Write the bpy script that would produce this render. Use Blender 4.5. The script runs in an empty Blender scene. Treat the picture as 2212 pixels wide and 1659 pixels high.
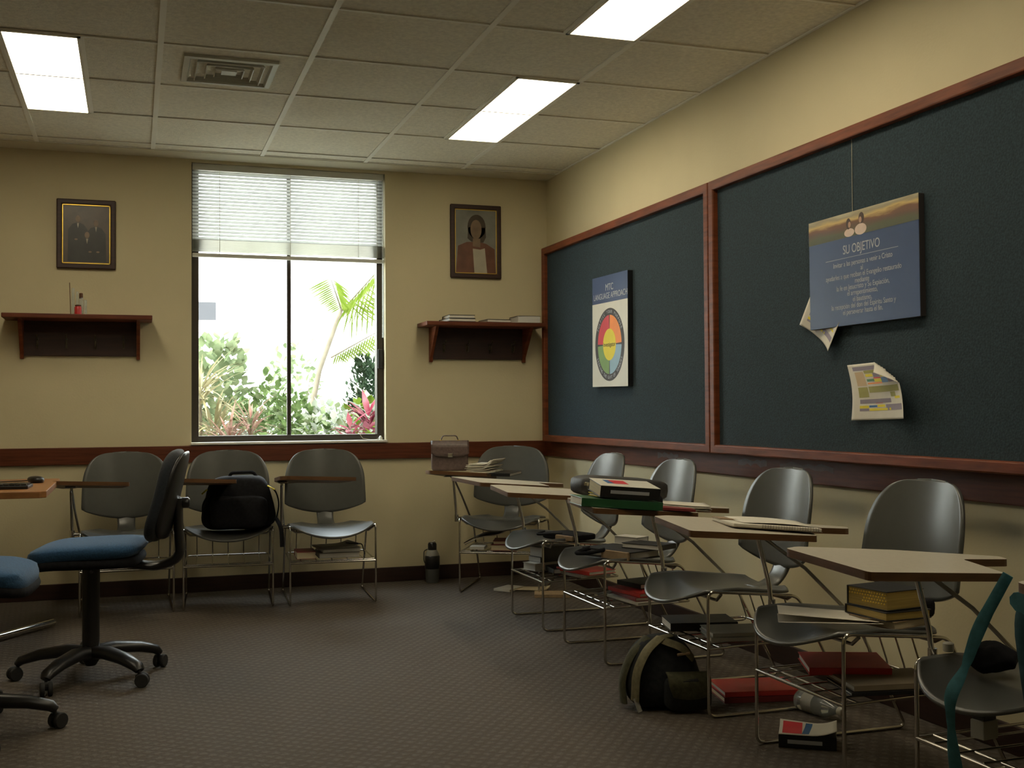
import bpy, math, random
from mathutils import Vector, Matrix, noise
sc = bpy.context.scene
COL = sc.collection
PI = math.pi
R = math.radians

# ------------------------------------------------------------------ camera
CAMX, CAMY, CAMZ = -2.5549, 0.0, 1.061
FOC = 2449.7                       # focal length in pixels of the 2212 px wide frame
yaw, pit, rol = 0.3221, 0.0222, -0.0059
Fv = Vector((math.sin(yaw)*math.cos(pit), math.cos(yaw)*math.cos(pit), math.sin(pit)))
Rv = Fv.cross(Vector((0, 0, 1))).normalized()
Uv = Rv.cross(Fv)
R2 = Rv*math.cos(rol) + Uv*math.sin(rol)
U2 = -Rv*math.sin(rol) + Uv*math.cos(rol)
cd = bpy.data.cameras.new('camera')
cd.sensor_fit = 'HORIZONTAL'
cd.sensor_width = 36.0
cd.lens = FOC/2212*36.0
cd.clip_start = 0.05
cd.clip_end = 200
cam = bpy.data.objects.new('camera', cd)
COL.objects.link(cam)
cam.matrix_world = Matrix(((R2.x, U2.x, -Fv.x, CAMX), (R2.y, U2.y, -Fv.y, CAMY), (R2.z, U2.z, -Fv.z, CAMZ), (0, 0, 0, 1)))
sc.camera = cam

# ------------------------------------------------------------------ light, world, exposure
sc.view_settings.view_transform = 'Standard'
sc.view_settings.look = 'None'
sc.view_settings.gamma = 1
sc.view_settings.use_curve_mapping = False
sc.view_settings.exposure = 0.0
LAMP = 11.0
w = bpy.data.worlds.new('sky')
sc.world = w
w.use_nodes = True
bg = w.node_tree.nodes['Background']
bg.inputs['Color'].default_value = (0.86, 0.94, 1.0, 1)
bg.inputs['Strength'].default_value = 13.0
sl = bpy.data.lights.new('sun', 'SUN')
sl.energy = 14.0
sl.angle = R(1.0)
sl.color = (1.0, 0.95, 0.86)
so = bpy.data.objects.new('sun', sl)
so.rotation_euler = (R(32), 0, R(-28))
COL.objects.link(so)

# ------------------------------------------------------------------ materials
def nd(nt, t, **kw):
    n = nt.nodes.new(t)
    for k, v in kw.items():
        setattr(n, k, v)
    return n

def mat(name, col, rough=0.6, metal=0.0, nscale=None, namt=0.12, bump=0.0, bscale=None, spec=None, coat=0.0, stretch=None, trans=0.0, alpha=None, sheen=0.0):
    m = bpy.data.materials.new(name)
    m.use_nodes = True
    nt = m.node_tree
    b = nt.nodes['Principled BSDF']
    b.inputs['Base Color'].default_value = (*col, 1)
    b.inputs['Roughness'].default_value = rough
    b.inputs['Metallic'].default_value = metal
    if spec is not None: b.inputs['Specular IOR Level'].default_value = spec
    if coat: b.inputs['Coat Weight'].default_value = coat
    if trans: b.inputs['Transmission Weight'].default_value = trans
    if sheen: b.inputs['Sheen Weight'].default_value = sheen
    if nscale:
        tc = nd(nt, 'ShaderNodeTexCoord')
        mp = nd(nt, 'ShaderNodeMapping')
        nt.links.new(tc.outputs['Object'], mp.inputs['Vector'])
        if stretch: mp.inputs['Scale'].default_value = stretch
        n = nd(nt, 'ShaderNodeTexNoise')
        n.inputs['Scale'].default_value = nscale
        n.inputs['Detail'].default_value = 5
        nt.links.new(mp.outputs['Vector'], n.inputs['Vector'])
        r = nd(nt, 'ShaderNodeValToRGB')
        r.color_ramp.elements[0].position = 0.3
        r.color_ramp.elements[1].position = 0.7
        r.color_ramp.elements[0].color = (*[c*(1-namt) for c in col], 1)
        r.color_ramp.elements[1].color = (*[min(1, c*(1+namt)) for c in col], 1)
        nt.links.new(n.outputs['Fac'], r.inputs['Fac'])
        nt.links.new(r.outputs['Color'], b.inputs['Base Color'])
        if bump:
            n2 = n
            if bscale:
                n2 = nd(nt, 'ShaderNodeTexNoise')
                n2.inputs['Scale'].default_value = bscale
                n2.inputs['Detail'].default_value = 3
                nt.links.new(tc.outputs['Object'], n2.inputs['Vector'])
            bp = nd(nt, 'ShaderNodeBump')
            bp.inputs['Strength'].default_value = bump
            bp.inputs['Distance'].default_value = 0.004
            nt.links.new(n2.outputs['Fac'], bp.inputs['Height'])
            nt.links.new(bp.outputs['Normal'], b.inputs['Normal'])
    return m

M = {}
M['wall'] = mat('cream_paint', (0.63, 0.555, 0.355), 0.85, nscale=3, namt=0.03, bump=0.15, bscale=90)
M['soffit'] = mat('white_plaster', (0.62, 0.57, 0.42), 0.8, nscale=4, namt=0.03)
M['tile'] = mat('ceiling_tile', (0.80, 0.76, 0.63), 0.95, nscale=55, namt=0.10, bump=0.6, bscale=120)
M['tbar'] = mat('ceiling_grid_metal', (0.86, 0.84, 0.74), 0.5, nscale=8, namt=0.03)
M['wood'] = mat('red_brown_wood', (0.150, 0.038, 0.012), 0.5, nscale=6, namt=0.35, stretch=(1, 1, 9), spec=0.25)
M['woodh'] = mat('red_brown_wood_grain_along', (0.115, 0.030, 0.012), 0.5, nscale=8, namt=0.3, stretch=(0.6, 0.6, 9), spec=0.25)
M['darkwood'] = mat('dark_stained_wood', (0.035, 0.012, 0.007), 0.5, nscale=8, namt=0.3, stretch=(0.7, 1, 8))
M['base'] = mat('dark_wood_baseboard', (0.028, 0.011, 0.007), 0.5, nscale=8, namt=0.3, stretch=(0.7, 0.7, 8))
M['cloth'] = mat('blue_green_board_fabric', (0.019, 0.036, 0.046), 0.95, nscale=140, namt=0.35, bump=0.4)
M['plastic'] = mat('grey_plastic_shell', (0.082, 0.084, 0.077), 0.30, nscale=30, namt=0.04)
M['seatpl'] = mat('polished_grey_plastic_seat', (0.082, 0.084, 0.077), 0.33, nscale=30, namt=0.04, spec=0.85)
M['chrome'] = mat('chrome', (0.62, 0.6, 0.55), 0.16, 1.0, nscale=20, namt=0.05)
M['chromedk'] = mat('worn_chrome', (0.36, 0.33, 0.28), 0.3, 1.0, nscale=20, namt=0.08)
M['laminate'] = mat('beige_laminate', (0.50, 0.455, 0.365), 0.40, nscale=60, namt=0.05)
M['oldtape'] = mat('old_brown_tape', (0.11, 0.06, 0.045), 0.6, nscale=30, namt=0.2)
M['hook'] = mat('tarnished_brass', (0.10, 0.08, 0.05), 0.45, 0.8, nscale=30, namt=0.2)
M['bagblack'] = mat('worn_black_nylon', (0.028, 0.026, 0.025), 0.6, nscale=60, namt=0.25, bump=0.3)
M['edge'] = mat('brown_wood_edge', (0.135, 0.062, 0.022), 0.5, nscale=12, namt=0.25, stretch=(1, 1, 6))
M['oak'] = mat('orange_oak', (0.32, 0.14, 0.045), 0.35, nscale=9, namt=0.2, stretch=(1, 6, 6))
M['black'] = mat('black_plastic', (0.012, 0.012, 0.013), 0.35, nscale=20, namt=0.1)
M['blackcloth'] = mat('black_fabric', (0.010, 0.010, 0.012), 0.9, nscale=60, namt=0.3, bump=0.4, spec=0.2)
M['navy'] = mat('dark_navy_fabric', (0.006, 0.010, 0.017), 0.85, nscale=120, namt=0.3, bump=0.3, sheen=0.2)
M['blue'] = mat('blue_woven_fabric', (0.024, 0.085, 0.19), 0.9, nscale=150, namt=0.2, bump=0.4, sheen=0.1)
M['brown_alu'] = mat('bronze_window_frame', (0.035, 0.026, 0.018), 0.45, 0.3, nscale=12, namt=0.1)
M['sill'] = mat('pale_sill', (0.8, 0.77, 0.68), 0.5, nscale=9, namt=0.04)
M['white_metal'] = mat('white_enamel', (0.6, 0.6, 0.54), 0.4, nscale=14, namt=0.04)
M['paper'] = mat('white_paper', (0.66, 0.62, 0.53), 0.8, nscale=20, namt=0.04)
M['pages'] = mat('cream_page_block', (0.62, 0.53, 0.36), 0.9, nscale=40, namt=0.12, stretch=(0.2, 0.2, 12))
M['wpages'] = mat('white_page_block', (0.62, 0.6, 0.55), 0.9, nscale=40, namt=0.1, stretch=(0.2, 0.2, 12))
M['gold'] = mat('gilt_page_edges', (0.42, 0.31, 0.10), 0.38, 0.5, nscale=40, namt=0.2, stretch=(0.2, 0.2, 12))
M['red'] = mat('red_cover', (0.58, 0.045, 0.04), 0.5, nscale=9, namt=0.12)
M['maroon'] = mat('dark_red_cover', (0.22, 0.03, 0.03), 0.5, nscale=9, namt=0.12)
M['blackbook'] = mat('black_leatherette', (0.012, 0.012, 0.013), 0.5, nscale=90, namt=0.2, bump=0.3)
M['green'] = mat('dark_green_cover', (0.015, 0.085, 0.03), 0.4, nscale=9, namt=0.1)
M['tan'] = mat('tan_leather', (0.30, 0.21, 0.12), 0.6, nscale=30, namt=0.2)
M['brownleather'] = mat('brown_leather', (0.095, 0.060, 0.050), 0.42, nscale=70, namt=0.25, bump=0.4)
M['beigecover'] = mat('beige_cover', (0.30, 0.24, 0.16), 0.6, nscale=9, namt=0.1)
M['greycover'] = mat('pale_grey_cover', (0.34, 0.33, 0.29), 0.5, nscale=9, namt=0.08)
M['whitecover'] = mat('white_cover', (0.62, 0.6, 0.52), 0.4, nscale=9, namt=0.05)
M['olive'] = mat('olive_canvas', (0.060, 0.058, 0.030), 0.95, nscale=60, namt=0.25, bump=0.5)
M['khaki'] = mat('khaki_canvas', (0.17, 0.15, 0.085), 0.95, nscale=60, namt=0.2, bump=0.5)
M['slate'] = mat('charcoal_canvas', (0.018, 0.021, 0.024), 0.95, nscale=60, namt=0.25, bump=0.5)
M['teal'] = mat('teal_fabric', (0.045, 0.17, 0.21), 0.8, nscale=50, namt=0.2, bump=0.3)
M['tealdk'] = mat('dark_teal_fabric', (0.018, 0.075, 0.10), 0.8, nscale=50, namt=0.2, bump=0.3)
M['yellow'] = mat('yellow_ink', (0.75, 0.62, 0.03), 0.6, nscale=12, namt=0.05)
M['orange'] = mat('orange_ink', (0.85, 0.24, 0.02), 0.5, nscale=12, namt=0.08)
M['redink'] = mat('red_ink', (0.6, 0.02, 0.035), 0.5, nscale=12, namt=0.08)
M['greenink'] = mat('green_ink', (0.17, 0.30, 0.08), 0.5, nscale=12, namt=0.08)
M['dkgreenink'] = mat('dark_green_ink', (0.04, 0.17, 0.06), 0.5, nscale=12, namt=0.08)
M['blueink'] = mat('pale_blue_ink', (0.25, 0.40, 0.50), 0.5, nscale=12, namt=0.08)
M['midblue'] = mat('mid_blue_ink', (0.02, 0.11, 0.28), 0.5, nscale=12, namt=0.08)
M['lilac'] = mat('lilac_ink', (0.26, 0.22, 0.27), 0.7, nscale=12, namt=0.08)
M['oliveink'] = mat('olive_ink', (0.33, 0.31, 0.09), 0.7, nscale=12, namt=0.1)
M['peach'] = mat('peach_ink', (0.52, 0.38, 0.22), 0.7, nscale=12, namt=0.08)
M['royal'] = mat('royal_blue_print', (0.015, 0.042, 0.135), 0.45, nscale=4, namt=0.1)
M['darkrim'] = mat('charcoal_ink', (0.035, 0.03, 0.03), 0.6, nscale=12, namt=0.08)
M['greytext'] = mat('silver_lettering', (0.42, 0.43, 0.46), 0.6, nscale=12, namt=0.05)
M['goldlip'] = mat('gold_picture_lip', (0.75, 0.52, 0.08), 0.35, 0.6, nscale=30, namt=0.1)
M['rubber'] = mat('rubber', (0.02, 0.02, 0.02), 0.8, nscale=30, namt=0.1)
M['clearpl'] = mat('clear_plastic', (0.8, 0.86, 0.88), 0.12, trans=0.85, nscale=9, namt=0.03)
M['greypl'] = mat('frosted_grey_plastic', (0.10, 0.105, 0.10), 0.4, nscale=9, namt=0.08)
M['redpl'] = mat('red_plastic', (0.5, 0.02, 0.02), 0.35, nscale=9, namt=0.05)
M['brownpl'] = mat('brown_cork', (0.12, 0.05, 0.02), 0.6, nscale=30, namt=0.2)
M['string'] = mat('pale_string', (0.4, 0.36, 0.25), 0.8, nscale=30, namt=0.1)
M['stucco'] = mat('white_stucco', (0.82, 0.81, 0.78), 0.9, nscale=5, namt=0.03)
M['greybox'] = mat('grey_shutter', (0.035, 0.035, 0.04), 0.7, nscale=5, namt=0.06)
M['ground'] = mat('pale_gravel', (0.42, 0.39, 0.33), 0.95, nscale=5, namt=0.3)

def carpet():
    m = bpy.data.materials.new('woven_carpet'); m.use_nodes = True
    nt = m.node_tree; b = nt.nodes['Principled BSDF']
    b.inputs['Roughness'].default_value = 0.85
    b.inputs['Specular IOR Level'].default_value = 0.35
    tc = nd(nt, 'ShaderNodeTexCoord')
    mp = nd(nt, 'ShaderNodeMapping'); mp.inputs['Rotation'].default_value = (0, 0, R(38))
    nt.links.new(tc.outputs['Object'], mp.inputs['Vector'])
    ws = []
    for ax in 'XY':
        wv = nd(nt, 'ShaderNodeTexWave', bands_direction=ax)
        wv.inputs['Scale'].default_value = 9.0 if ax == 'X' else 8.0
        wv.inputs['Distortion'].default_value = 2.5
        wv.inputs['Detail'].default_value = 2
        wv.inputs['Detail Scale'].default_value = 6
        nt.links.new(mp.outputs['Vector'], wv.inputs['Vector'])
        ws.append(wv)
    mul = nd(nt, 'ShaderNodeMath', operation='MULTIPLY')
    nt.links.new(ws[0].outputs['Fac'], mul.inputs[0]); nt.links.new(ws[1].outputs['Fac'], mul.inputs[1])
    no = nd(nt, 'ShaderNodeTexNoise'); no.inputs['Scale'].default_value = 160; no.inputs['Detail'].default_value = 3
    nt.links.new(tc.outputs['Object'], no.inputs['Vector'])
    ad = nd(nt, 'ShaderNodeMath', operation='MULTIPLY_ADD'); ad.inputs[1].default_value = 0.6
    nt.links.new(no.outputs['Fac'], ad.inputs[0]); nt.links.new(mul.outputs[0], ad.inputs[2])
    rp = nd(nt, 'ShaderNodeValToRGB')
    rp.color_ramp.elements[0].position = 0.25; rp.color_ramp.elements[1].position = 1.0
    rp.color_ramp.elements[0].color = (0.072, 0.058, 0.045, 1); rp.color_ramp.elements[1].color = (0.112, 0.092, 0.073, 1)
    nt.links.new(ad.outputs[0], rp.inputs['Fac']); nt.links.new(rp.outputs['Color'], b.inputs['Base Color'])
    bp = nd(nt, 'ShaderNodeBump'); bp.inputs['Strength'].default_value = 0.6; bp.inputs['Distance'].default_value = 0.006
    nt.links.new(ad.outputs[0], bp.inputs['Height']); nt.links.new(bp.outputs['Normal'], b.inputs['Normal'])
    return m
M['carpet'] = carpet()

def emis(name, col, s):
    m = bpy.data.materials.new(name); m.use_nodes = True
    nt = m.node_tree; b = nt.nodes['Principled BSDF']
    b.inputs['Base Color'].default_value = (0.8, 0.8, 0.75, 1)
    b.inputs['Emission Color'].default_value = (*col, 1)
    b.inputs['Emission Strength'].default_value = s
    return m
M['lamp'] = emis('lit_diffuser', (1.0, 0.88, 0.64), LAMP)

def glassmat():
    m = bpy.data.materials.new('window_glass'); m.use_nodes = True
    nt = m.node_tree; nt.nodes.remove(nt.nodes['Principled BSDF'])
    o = nt.nodes['Material Output']
    t = nd(nt, 'ShaderNodeBsdfTransparent'); t.inputs['Color'].default_value = (0.95, 0.97, 0.96, 1)
    g = nd(nt, 'ShaderNodeBsdfGlossy'); g.inputs['Roughness'].default_value = 0.02
    mx = nd(nt, 'ShaderNodeMixShader'); mx.inputs['Fac'].default_value = 0.06
    nt.links.new(t.outputs[0], mx.inputs[1]); nt.links.new(g.outputs[0], mx.inputs[2]); nt.links.new(mx.outputs[0], o.inputs['Surface'])
    return m
M['glass'] = glassmat()

def leafmat(name, a, b2, tr=0.35):
    m = bpy.data.materials.new(name); m.use_nodes = True
    nt = m.node_tree; nt.nodes.remove(nt.nodes['Principled BSDF'])
    o = nt.nodes['Material Output']
    tc = nd(nt, 'ShaderNodeTexCoord')
    n = nd(nt, 'ShaderNodeTexNoise'); n.inputs['Scale'].default_value = 7; n.inputs['Detail'].default_value = 3
    nt.links.new(tc.outputs['Object'], n.inputs['Vector'])
    r = nd(nt, 'ShaderNodeValToRGB')
    r.color_ramp.elements[0].position = .35; r.color_ramp.elements[1].position = .65
    r.color_ramp.elements[0].color = (*a, 1); r.color_ramp.elements[1].color = (*b2, 1)
    nt.links.new(n.outputs['Fac'], r.inputs['Fac'])
    d = nd(nt, 'ShaderNodeBsdfDiffuse'); t = nd(nt, 'ShaderNodeBsdfTranslucent')
    mx = nd(nt, 'ShaderNodeMixShader'); mx.inputs['Fac'].default_value = tr
    nt.links.new(r.outputs['Color'], d.inputs['Color']); nt.links.new(r.outputs['Color'], t.inputs['Color'])
    nt.links.new(d.outputs[0], mx.inputs[1]); nt.links.new(t.outputs[0], mx.inputs[2]); nt.links.new(mx.outputs[0], o.inputs['Surface'])
    return m
M['leafg'] = leafmat('green_leaves', (0.046, 0.076, 0.026), (0.114, 0.158, 0.06))
M['leafp'] = leafmat('pale_green_leaves', (0.098, 0.129, 0.064), (0.182, 0.211, 0.122))
M['leafv'] = leafmat('variegated_leaves', (0.17, 0.19, 0.144), (0.257, 0.271, 0.226))
M['leafy'] = leafmat('yellow_striped_leaves', (0.174, 0.151, 0.076), (0.25, 0.226, 0.144))
M['leafk'] = leafmat('pink_leaves', (0.19, 0.098, 0.076), (0.234, 0.158, 0.129))
M['leafr'] = leafmat('crimson_leaves', (0.136, 0.019, 0.034), (0.207, 0.094, 0.106))
M['leafd'] = leafmat('dark_green_needles', (0.014, 0.025, 0.014), (0.038, 0.06, 0.034), 0.1)
M['palm'] = leafmat('palm_leaflets', (0.055, 0.086, 0.009), (0.095, 0.127, 0.023), 0.5)
M['stem'] = mat('woody_stem', (0.12, 0.10, 0.07), 0.9, nscale=14, namt=0.2)
M['slat'] = leafmat('translucent_blind_slat', (0.48, 0.49, 0.48), (0.52, 0.53, 0.51), 0.34)

# ------------------------------------------------------------------ mesh building
class MB:
    def __init__(s):
        s.v = []; s.f = []; s.m = []; s.uv = None
    def add(s, vs, fs, mi=0, T=None):
        o = len(s.v)
        for q in vs:
            q = Vector(q)
            if T is not None: q = T @ q
            s.v.append(tuple(q))
        for i, f in enumerate(fs):
            s.f.append([o+k for k in f])
            s.m.append(mi[i] if isinstance(mi, (list, tuple)) else mi)
        return s
    def box(s, x0, x1, y0, y1, z0, z1, mi=0, T=None):
        vs = [(x, y, z) for z in (z0, z1) for y in (y0, y1) for x in (x0, x1)]
        fs = [(0, 2, 3, 1), (4, 5, 7, 6), (0, 1, 5, 4), (2, 6, 7, 3), (0, 4, 6, 2), (1, 3, 7, 5)]
        return s.add(vs, fs, mi, T)
    def prism(s, poly, z0, z1, mi=0, mtop=None, T=None, zf=None):
        n = len(poly)
        zz = zf if zf else (lambda x, y: 0)
        vs = [(x, y, z0+zz(x, y)) for x, y in poly] + [(x, y, z1+zz(x, y)) for x, y in poly]
        fs = [tuple(range(n-1, -1, -1)), tuple(range(n, 2*n))]
        mm = [mi, mi if mtop is None else mtop]
        for i in range(n):
            j = (i+1) % n
            fs.append((i, j, n+j, n+i)); mm.append(mi)
        return s.add(vs, fs, mm, T)
    def tube(s, path, r, n=8, closed=False, mi=0, T=None, flat=None):
        P = [Vector(p) for p in path]
        N = len(P)
        rr = r if isinstance(r, (list, tuple)) else [r]*N
        vs = []; prev = None
        for i, p in enumerate(P):
            if closed: t = (P[(i+1) % N]-P[i-1])
            elif i == 0: t = P[1]-P[0]
            elif i == N-1: t = P[-1]-P[-2]
            else: t = (P[i+1]-P[i]).normalized()+(P[i]-P[i-1]).normalized()
            t = t.normalized() if t.length > 1e-9 else Vector((0, 0, 1))
            if prev is None:
                a = Vector((0, 0, 1)) if abs(t.z) < 0.9 else Vector((1, 0, 0))
                prev = (a - t*a.dot(t)).normalized()
            else:
                prev = (prev - t*prev.dot(t)).normalized()
            b = t.cross(prev)
            for k in range(n):
                an = 2*PI*k/n
                fx, fy = (flat if flat else (1, 1))
                vs.append(p + prev*(math.cos(an)*rr[i]*fx) + b*(math.sin(an)*rr[i]*fy))
        fs = []
        L = N if closed else N-1
        for i in range(L):
            j = (i+1) % N
            for k in range(n):
                k2 = (k+1) % n
                fs.append((i*n+k, i*n+k2, j*n+k2, j*n+k))
        if not closed:
            fs.append(tuple(range(n-1, -1, -1))); fs.append(tuple((N-1)*n+k for k in range(n)))
        return s.add(vs, fs, mi, T)
    def lathe(s, prof, n=20, mi=0, T=None, c=(0, 0, 0)):
        vs = []
        for r, z in prof:
            for k in range(n):
                a = 2*PI*k/n
                vs.append((c[0]+r*math.cos(a), c[1]+r*math.sin(a), c[2]+z))
        fs = []
        for i in range(len(prof)-1):
            for k in range(n):
                k2 = (k+1) % n
                fs.append((i*n+k, i*n+k2, (i+1)*n+k2, (i+1)*n+k))
        fs.append(tuple(range(n-1, -1, -1))); fs.append(tuple((len(prof)-1)*n+k for k in range(n)))
        return s.add(vs, fs, mi, T)
    def grid(s, fn, nu, nv, mi=0, T=None):
        vs = [fn(i/nu, j/nv) for j in range(nv+1) for i in range(nu+1)]
        fs = [(j*(nu+1)+i, j*(nu+1)+i+1, (j+1)*(nu+1)+i+1, (j+1)*(nu+1)+i) for j in range(nv) for i in range(nu)]
        return s.add(vs, fs, mi, T)
    def blob(s, c, rad, e=(0.5, 0.5), nu=28, nv=16, mi=0, T=None, fn=None):
        def sp(x, p): return math.copysign(abs(x)**p, x)
        vs = []
        for j in range(nv+1):
            ph = -PI/2 + PI*j/nv
            for i in range(nu):
                th = 2*PI*i/nu
                q = Vector((sp(math.cos(ph), e[0])*sp(math.cos(th), e[1]), sp(math.cos(ph), e[0])*sp(math.sin(th), e[1]), sp(math.sin(ph), e[0])))
                q = Vector((q.x*rad[0], q.y*rad[1], q.z*rad[2]))
                if fn: q = fn(q)
                vs.append(q + Vector(c))
        fs = []
        for j in range(nv):
            for i in range(nu):
                i2 = (i+1) % nu
                fs.append((j*nu+i, j*nu+i2, (j+1)*nu+i2, (j+1)*nu+i))
        return s.add(vs, fs, mi, T)
    def build(s, name, mats, parent=None, smooth=None, bevel=0, solid=0, sub=0, loc=None):
        me = bpy.data.meshes.new(name)
        me.from_pydata([tuple(q) for q in s.v], [], s.f)
        if not isinstance(mats, (list, tuple)): mats = [mats]
        for m in mats: me.materials.append(m)
        me.polygons.foreach_set('material_index', s.m)
        if smooth is not None:
            me.polygons.foreach_set('use_smooth', [True]*len(me.polygons))
            if smooth < 180: me.set_sharp_from_angle(angle=R(smooth))
        me.validate(); me.update()
        o = bpy.data.objects.new(name, me)
        COL.objects.link(o)
        if parent is not None: o.parent = parent
        if loc: o.location = loc
        if solid:
            md = o.modifiers.new('solid', 'SOLIDIFY'); md.thickness = solid; md.offset = 0
        if bevel:
            md = o.modifiers.new('bevel', 'BEVEL'); md.width = bevel; md.segments = 2; md.limit_method = 'ANGLE'
        if sub:
            md = o.modifiers.new('sub', 'SUBSURF'); md.levels = sub; md.render_levels = sub
        return o

def fillet(path, r, n=5):
    P = [Vector(p) for p in path]
    out = [P[0]]
    for i in range(1, len(P)-1):
        a = P[i-1]-P[i]; b = P[i+1]-P[i]
        d = min(r, a.length*0.45, b.length*0.45)
        A = P[i]+a.normalized()*d; B = P[i]+b.normalized()*d
        for k in range(n+1):
            t = k/n
            out.append(A*(1-t)**2 + P[i]*2*t*(1-t) + B*t*t)
    out.append(P[-1])
    return out

def empty(name, label, cat, loc=(0, 0, 0), rz=0, group=None, rot=None):
    o = bpy.data.objects.new(name, None); COL.objects.link(o)
    o.empty_display_size = 0.1
    o.location = loc; o.rotation_euler = rot if rot else (0, 0, rz)
    o['label'] = label; o['category'] = cat
    if group: o['group'] = group
    return o

def tag(o, label, cat, group=None, kind=None):
    o['label'] = label; o['category'] = cat
    if group: o['group'] = group
    if kind: o['kind'] = kind
    return o

def struct(o):
    o['kind'] = 'structure'
    return o

def text(name, body, size, m, parent, mtx, align='CENTER', ext=0.0004, sx=1.0):
    cu = bpy.data.curves.new(name, 'FONT')
    cu.body = body; cu.size = size; cu.align_x = align; cu.align_y = 'CENTER'; cu.extrude = ext
    t = bpy.data.objects.new(name, cu); COL.objects.link(t)
    dg = bpy.context.evaluated_depsgraph_get()
    me = bpy.data.meshes.new_from_object(t.evaluated_get(dg))
    bpy.data.objects.remove(t)
    me.materials.clear(); me.materials.append(m)
    if sx != 1.0:
        for v in me.vertices: v.co.x *= sx
    o = bpy.data.objects.new(name, me); COL.objects.link(o)
    o.parent = parent; o.matrix_local = mtx
    return o

# ================================================================== THE ROOM
XL, YF, YB, ZC = -5.6, -1.6, 6.9223, 2.5515
WX0, WX1, WZ0, WZ1 = -2.232, -1.071, 0.872, 2.532
b = MB(); b.box(XL-.2, .2, YF-.2, YB+.3, -.12, 0); struct(b.build('floor', M['carpet']))
# back wall with the window opening
b = MB()
b.box(XL-.2, WX0, YB, YB+.2, 0, ZC+.1); b.box(WX1, .2, YB, YB+.2, 0, ZC+.1)
b.box(WX0, WX1, YB, YB+.2, 0, WZ0); b.box(WX0, WX1, YB, YB+.2, WZ1, ZC+.1)
struct(b.build('wall_back', M['wall']))
b = MB(); b.box(0, .2, YF-.2, YB, 0, ZC+.1); struct(b.build('wall_right', M['wall']))
b = MB(); b.box(XL-.2, XL, YF-.2, YB, 0, ZC+.1); struct(b.build('wall_left', M['wall']))
b = MB(); b.box(XL, 0, YF-.2, YF, 0, ZC+.1); struct(b.build('wall_front', M['wall']))
# ceiling: tiles recessed behind a T-bar grid, plaster strip along the window wall
T = 0.61; RY = 6.0066; CX = -0.6227; YE = 6.736
b = MB()
b.box(XL-.2, .2, YF-.2, YB+.2, ZC+.09, ZC+.19)
b.box(XL, 0, YE, YB, ZC-.002, ZC+.09, mi=1)
ceil = struct(b.build('ceiling', [M['tile'], M['soffit']]))
b = MB()
cols = [0.0] + [CX-T*k for k in range(9) if CX-T*k > XL] + [XL]
rows = [YE] + [RY+T] + [RY-T*k for k in range(14) if RY-T*k > YF] + [YF]
random.seed(4)
FIX = []
for k in (0, 3):
    FIX.append((CX-T/2, CX, RY-T*(k+2), RY-T*k))
    FIX.append((CX-4*T, CX-3.5*T, RY-T*(k+2), RY-T*k))
FIX.append((CX-T/2, CX, RY-T*8, RY-T*6))
xs = sorted(cols); ys = sorted(rows)
tb = MB()
for i in range(len(xs)-1):
    for j in range(len(ys)-1):
        xa, xb, ya, yb = xs[i], xs[i+1], ys[j], ys[j+1]
        # split by fixtures
        segs = [(xa, xb)]
        for (fx0, fx1, fy0, fy1) in FIX:
            if fy0-.02 < (ya+yb)/2 < fy1+.02 and xa-.02 < (fx0+fx1)/2 < xb+.02:
                segs = [(xa, fx0), (fx1, xb)]
        for (p, q) in segs:
            if q-p > .03:
                dz = random.uniform(0, .0015)
                tb.box(p+.001, q-.001, ya+.001, yb-.001, ZC+.006+dz, ZC+.02+dz)
tl = tb.build('ceiling_tile', M['tile'], ceil); tl['kind'] = 'stuff'
g = MB()
for x in cols: g.box(max(x-.012, XL), min(x+.012, 0), YF, YE, ZC, ZC+.006)
for y in rows: g.box(XL, 0, max(y-.007, YF), min(y+.007, YE), ZC+.0008, ZC+.006)
for (fx0, fx1, fy0, fy1) in FIX:
    ex = fx0 if abs(fx1-CX) < .01 else fx1
    g.box(ex-.012, ex+.012, fy0, fy1, ZC, ZC+.006)
g.build('ceiling_grid', M['tbar'], ceil)

# fixtures
FL = ['recessed fluorescent ceiling light right of the vent, whole and nearest the window', 'recessed ceiling light left of the vent, tapering toward the left edge',
      'recessed ceiling light cut off by the top edge of the picture', 'recessed ceiling light above the left side, beyond the picture edge', 'recessed ceiling light over the near right chairs, above the picture']
for i, (fx0, fx1, fy0, fy1) in enumerate(FIX):
    t = empty('ceiling_light', FL[i], 'ceiling light', ((fx0+fx1)/2, (fy0+fy1)/2, ZC), 0, 'recessed fluorescent ceiling lights')
    hx, hy = (fx1-fx0)/2, (fy1-fy0)/2
    f = MB()
    for (a0, a1, b0, b1) in ((-hx, -hx+.014, -hy, hy), (hx-.014, hx, -hy, hy), (-hx, hx, -hy, -hy+.014), (-hx, hx, hy-.014, hy)):
        f.box(a0, a1, b0, b1, -.004, .03)
    f.build('frame', M['tbar'], t)
    f = MB(); f.box(-hx+.012, hx-.012, -hy+.012, hy-.012, .001, .006); f.build('diffuser', M['lamp'], t)

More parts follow.
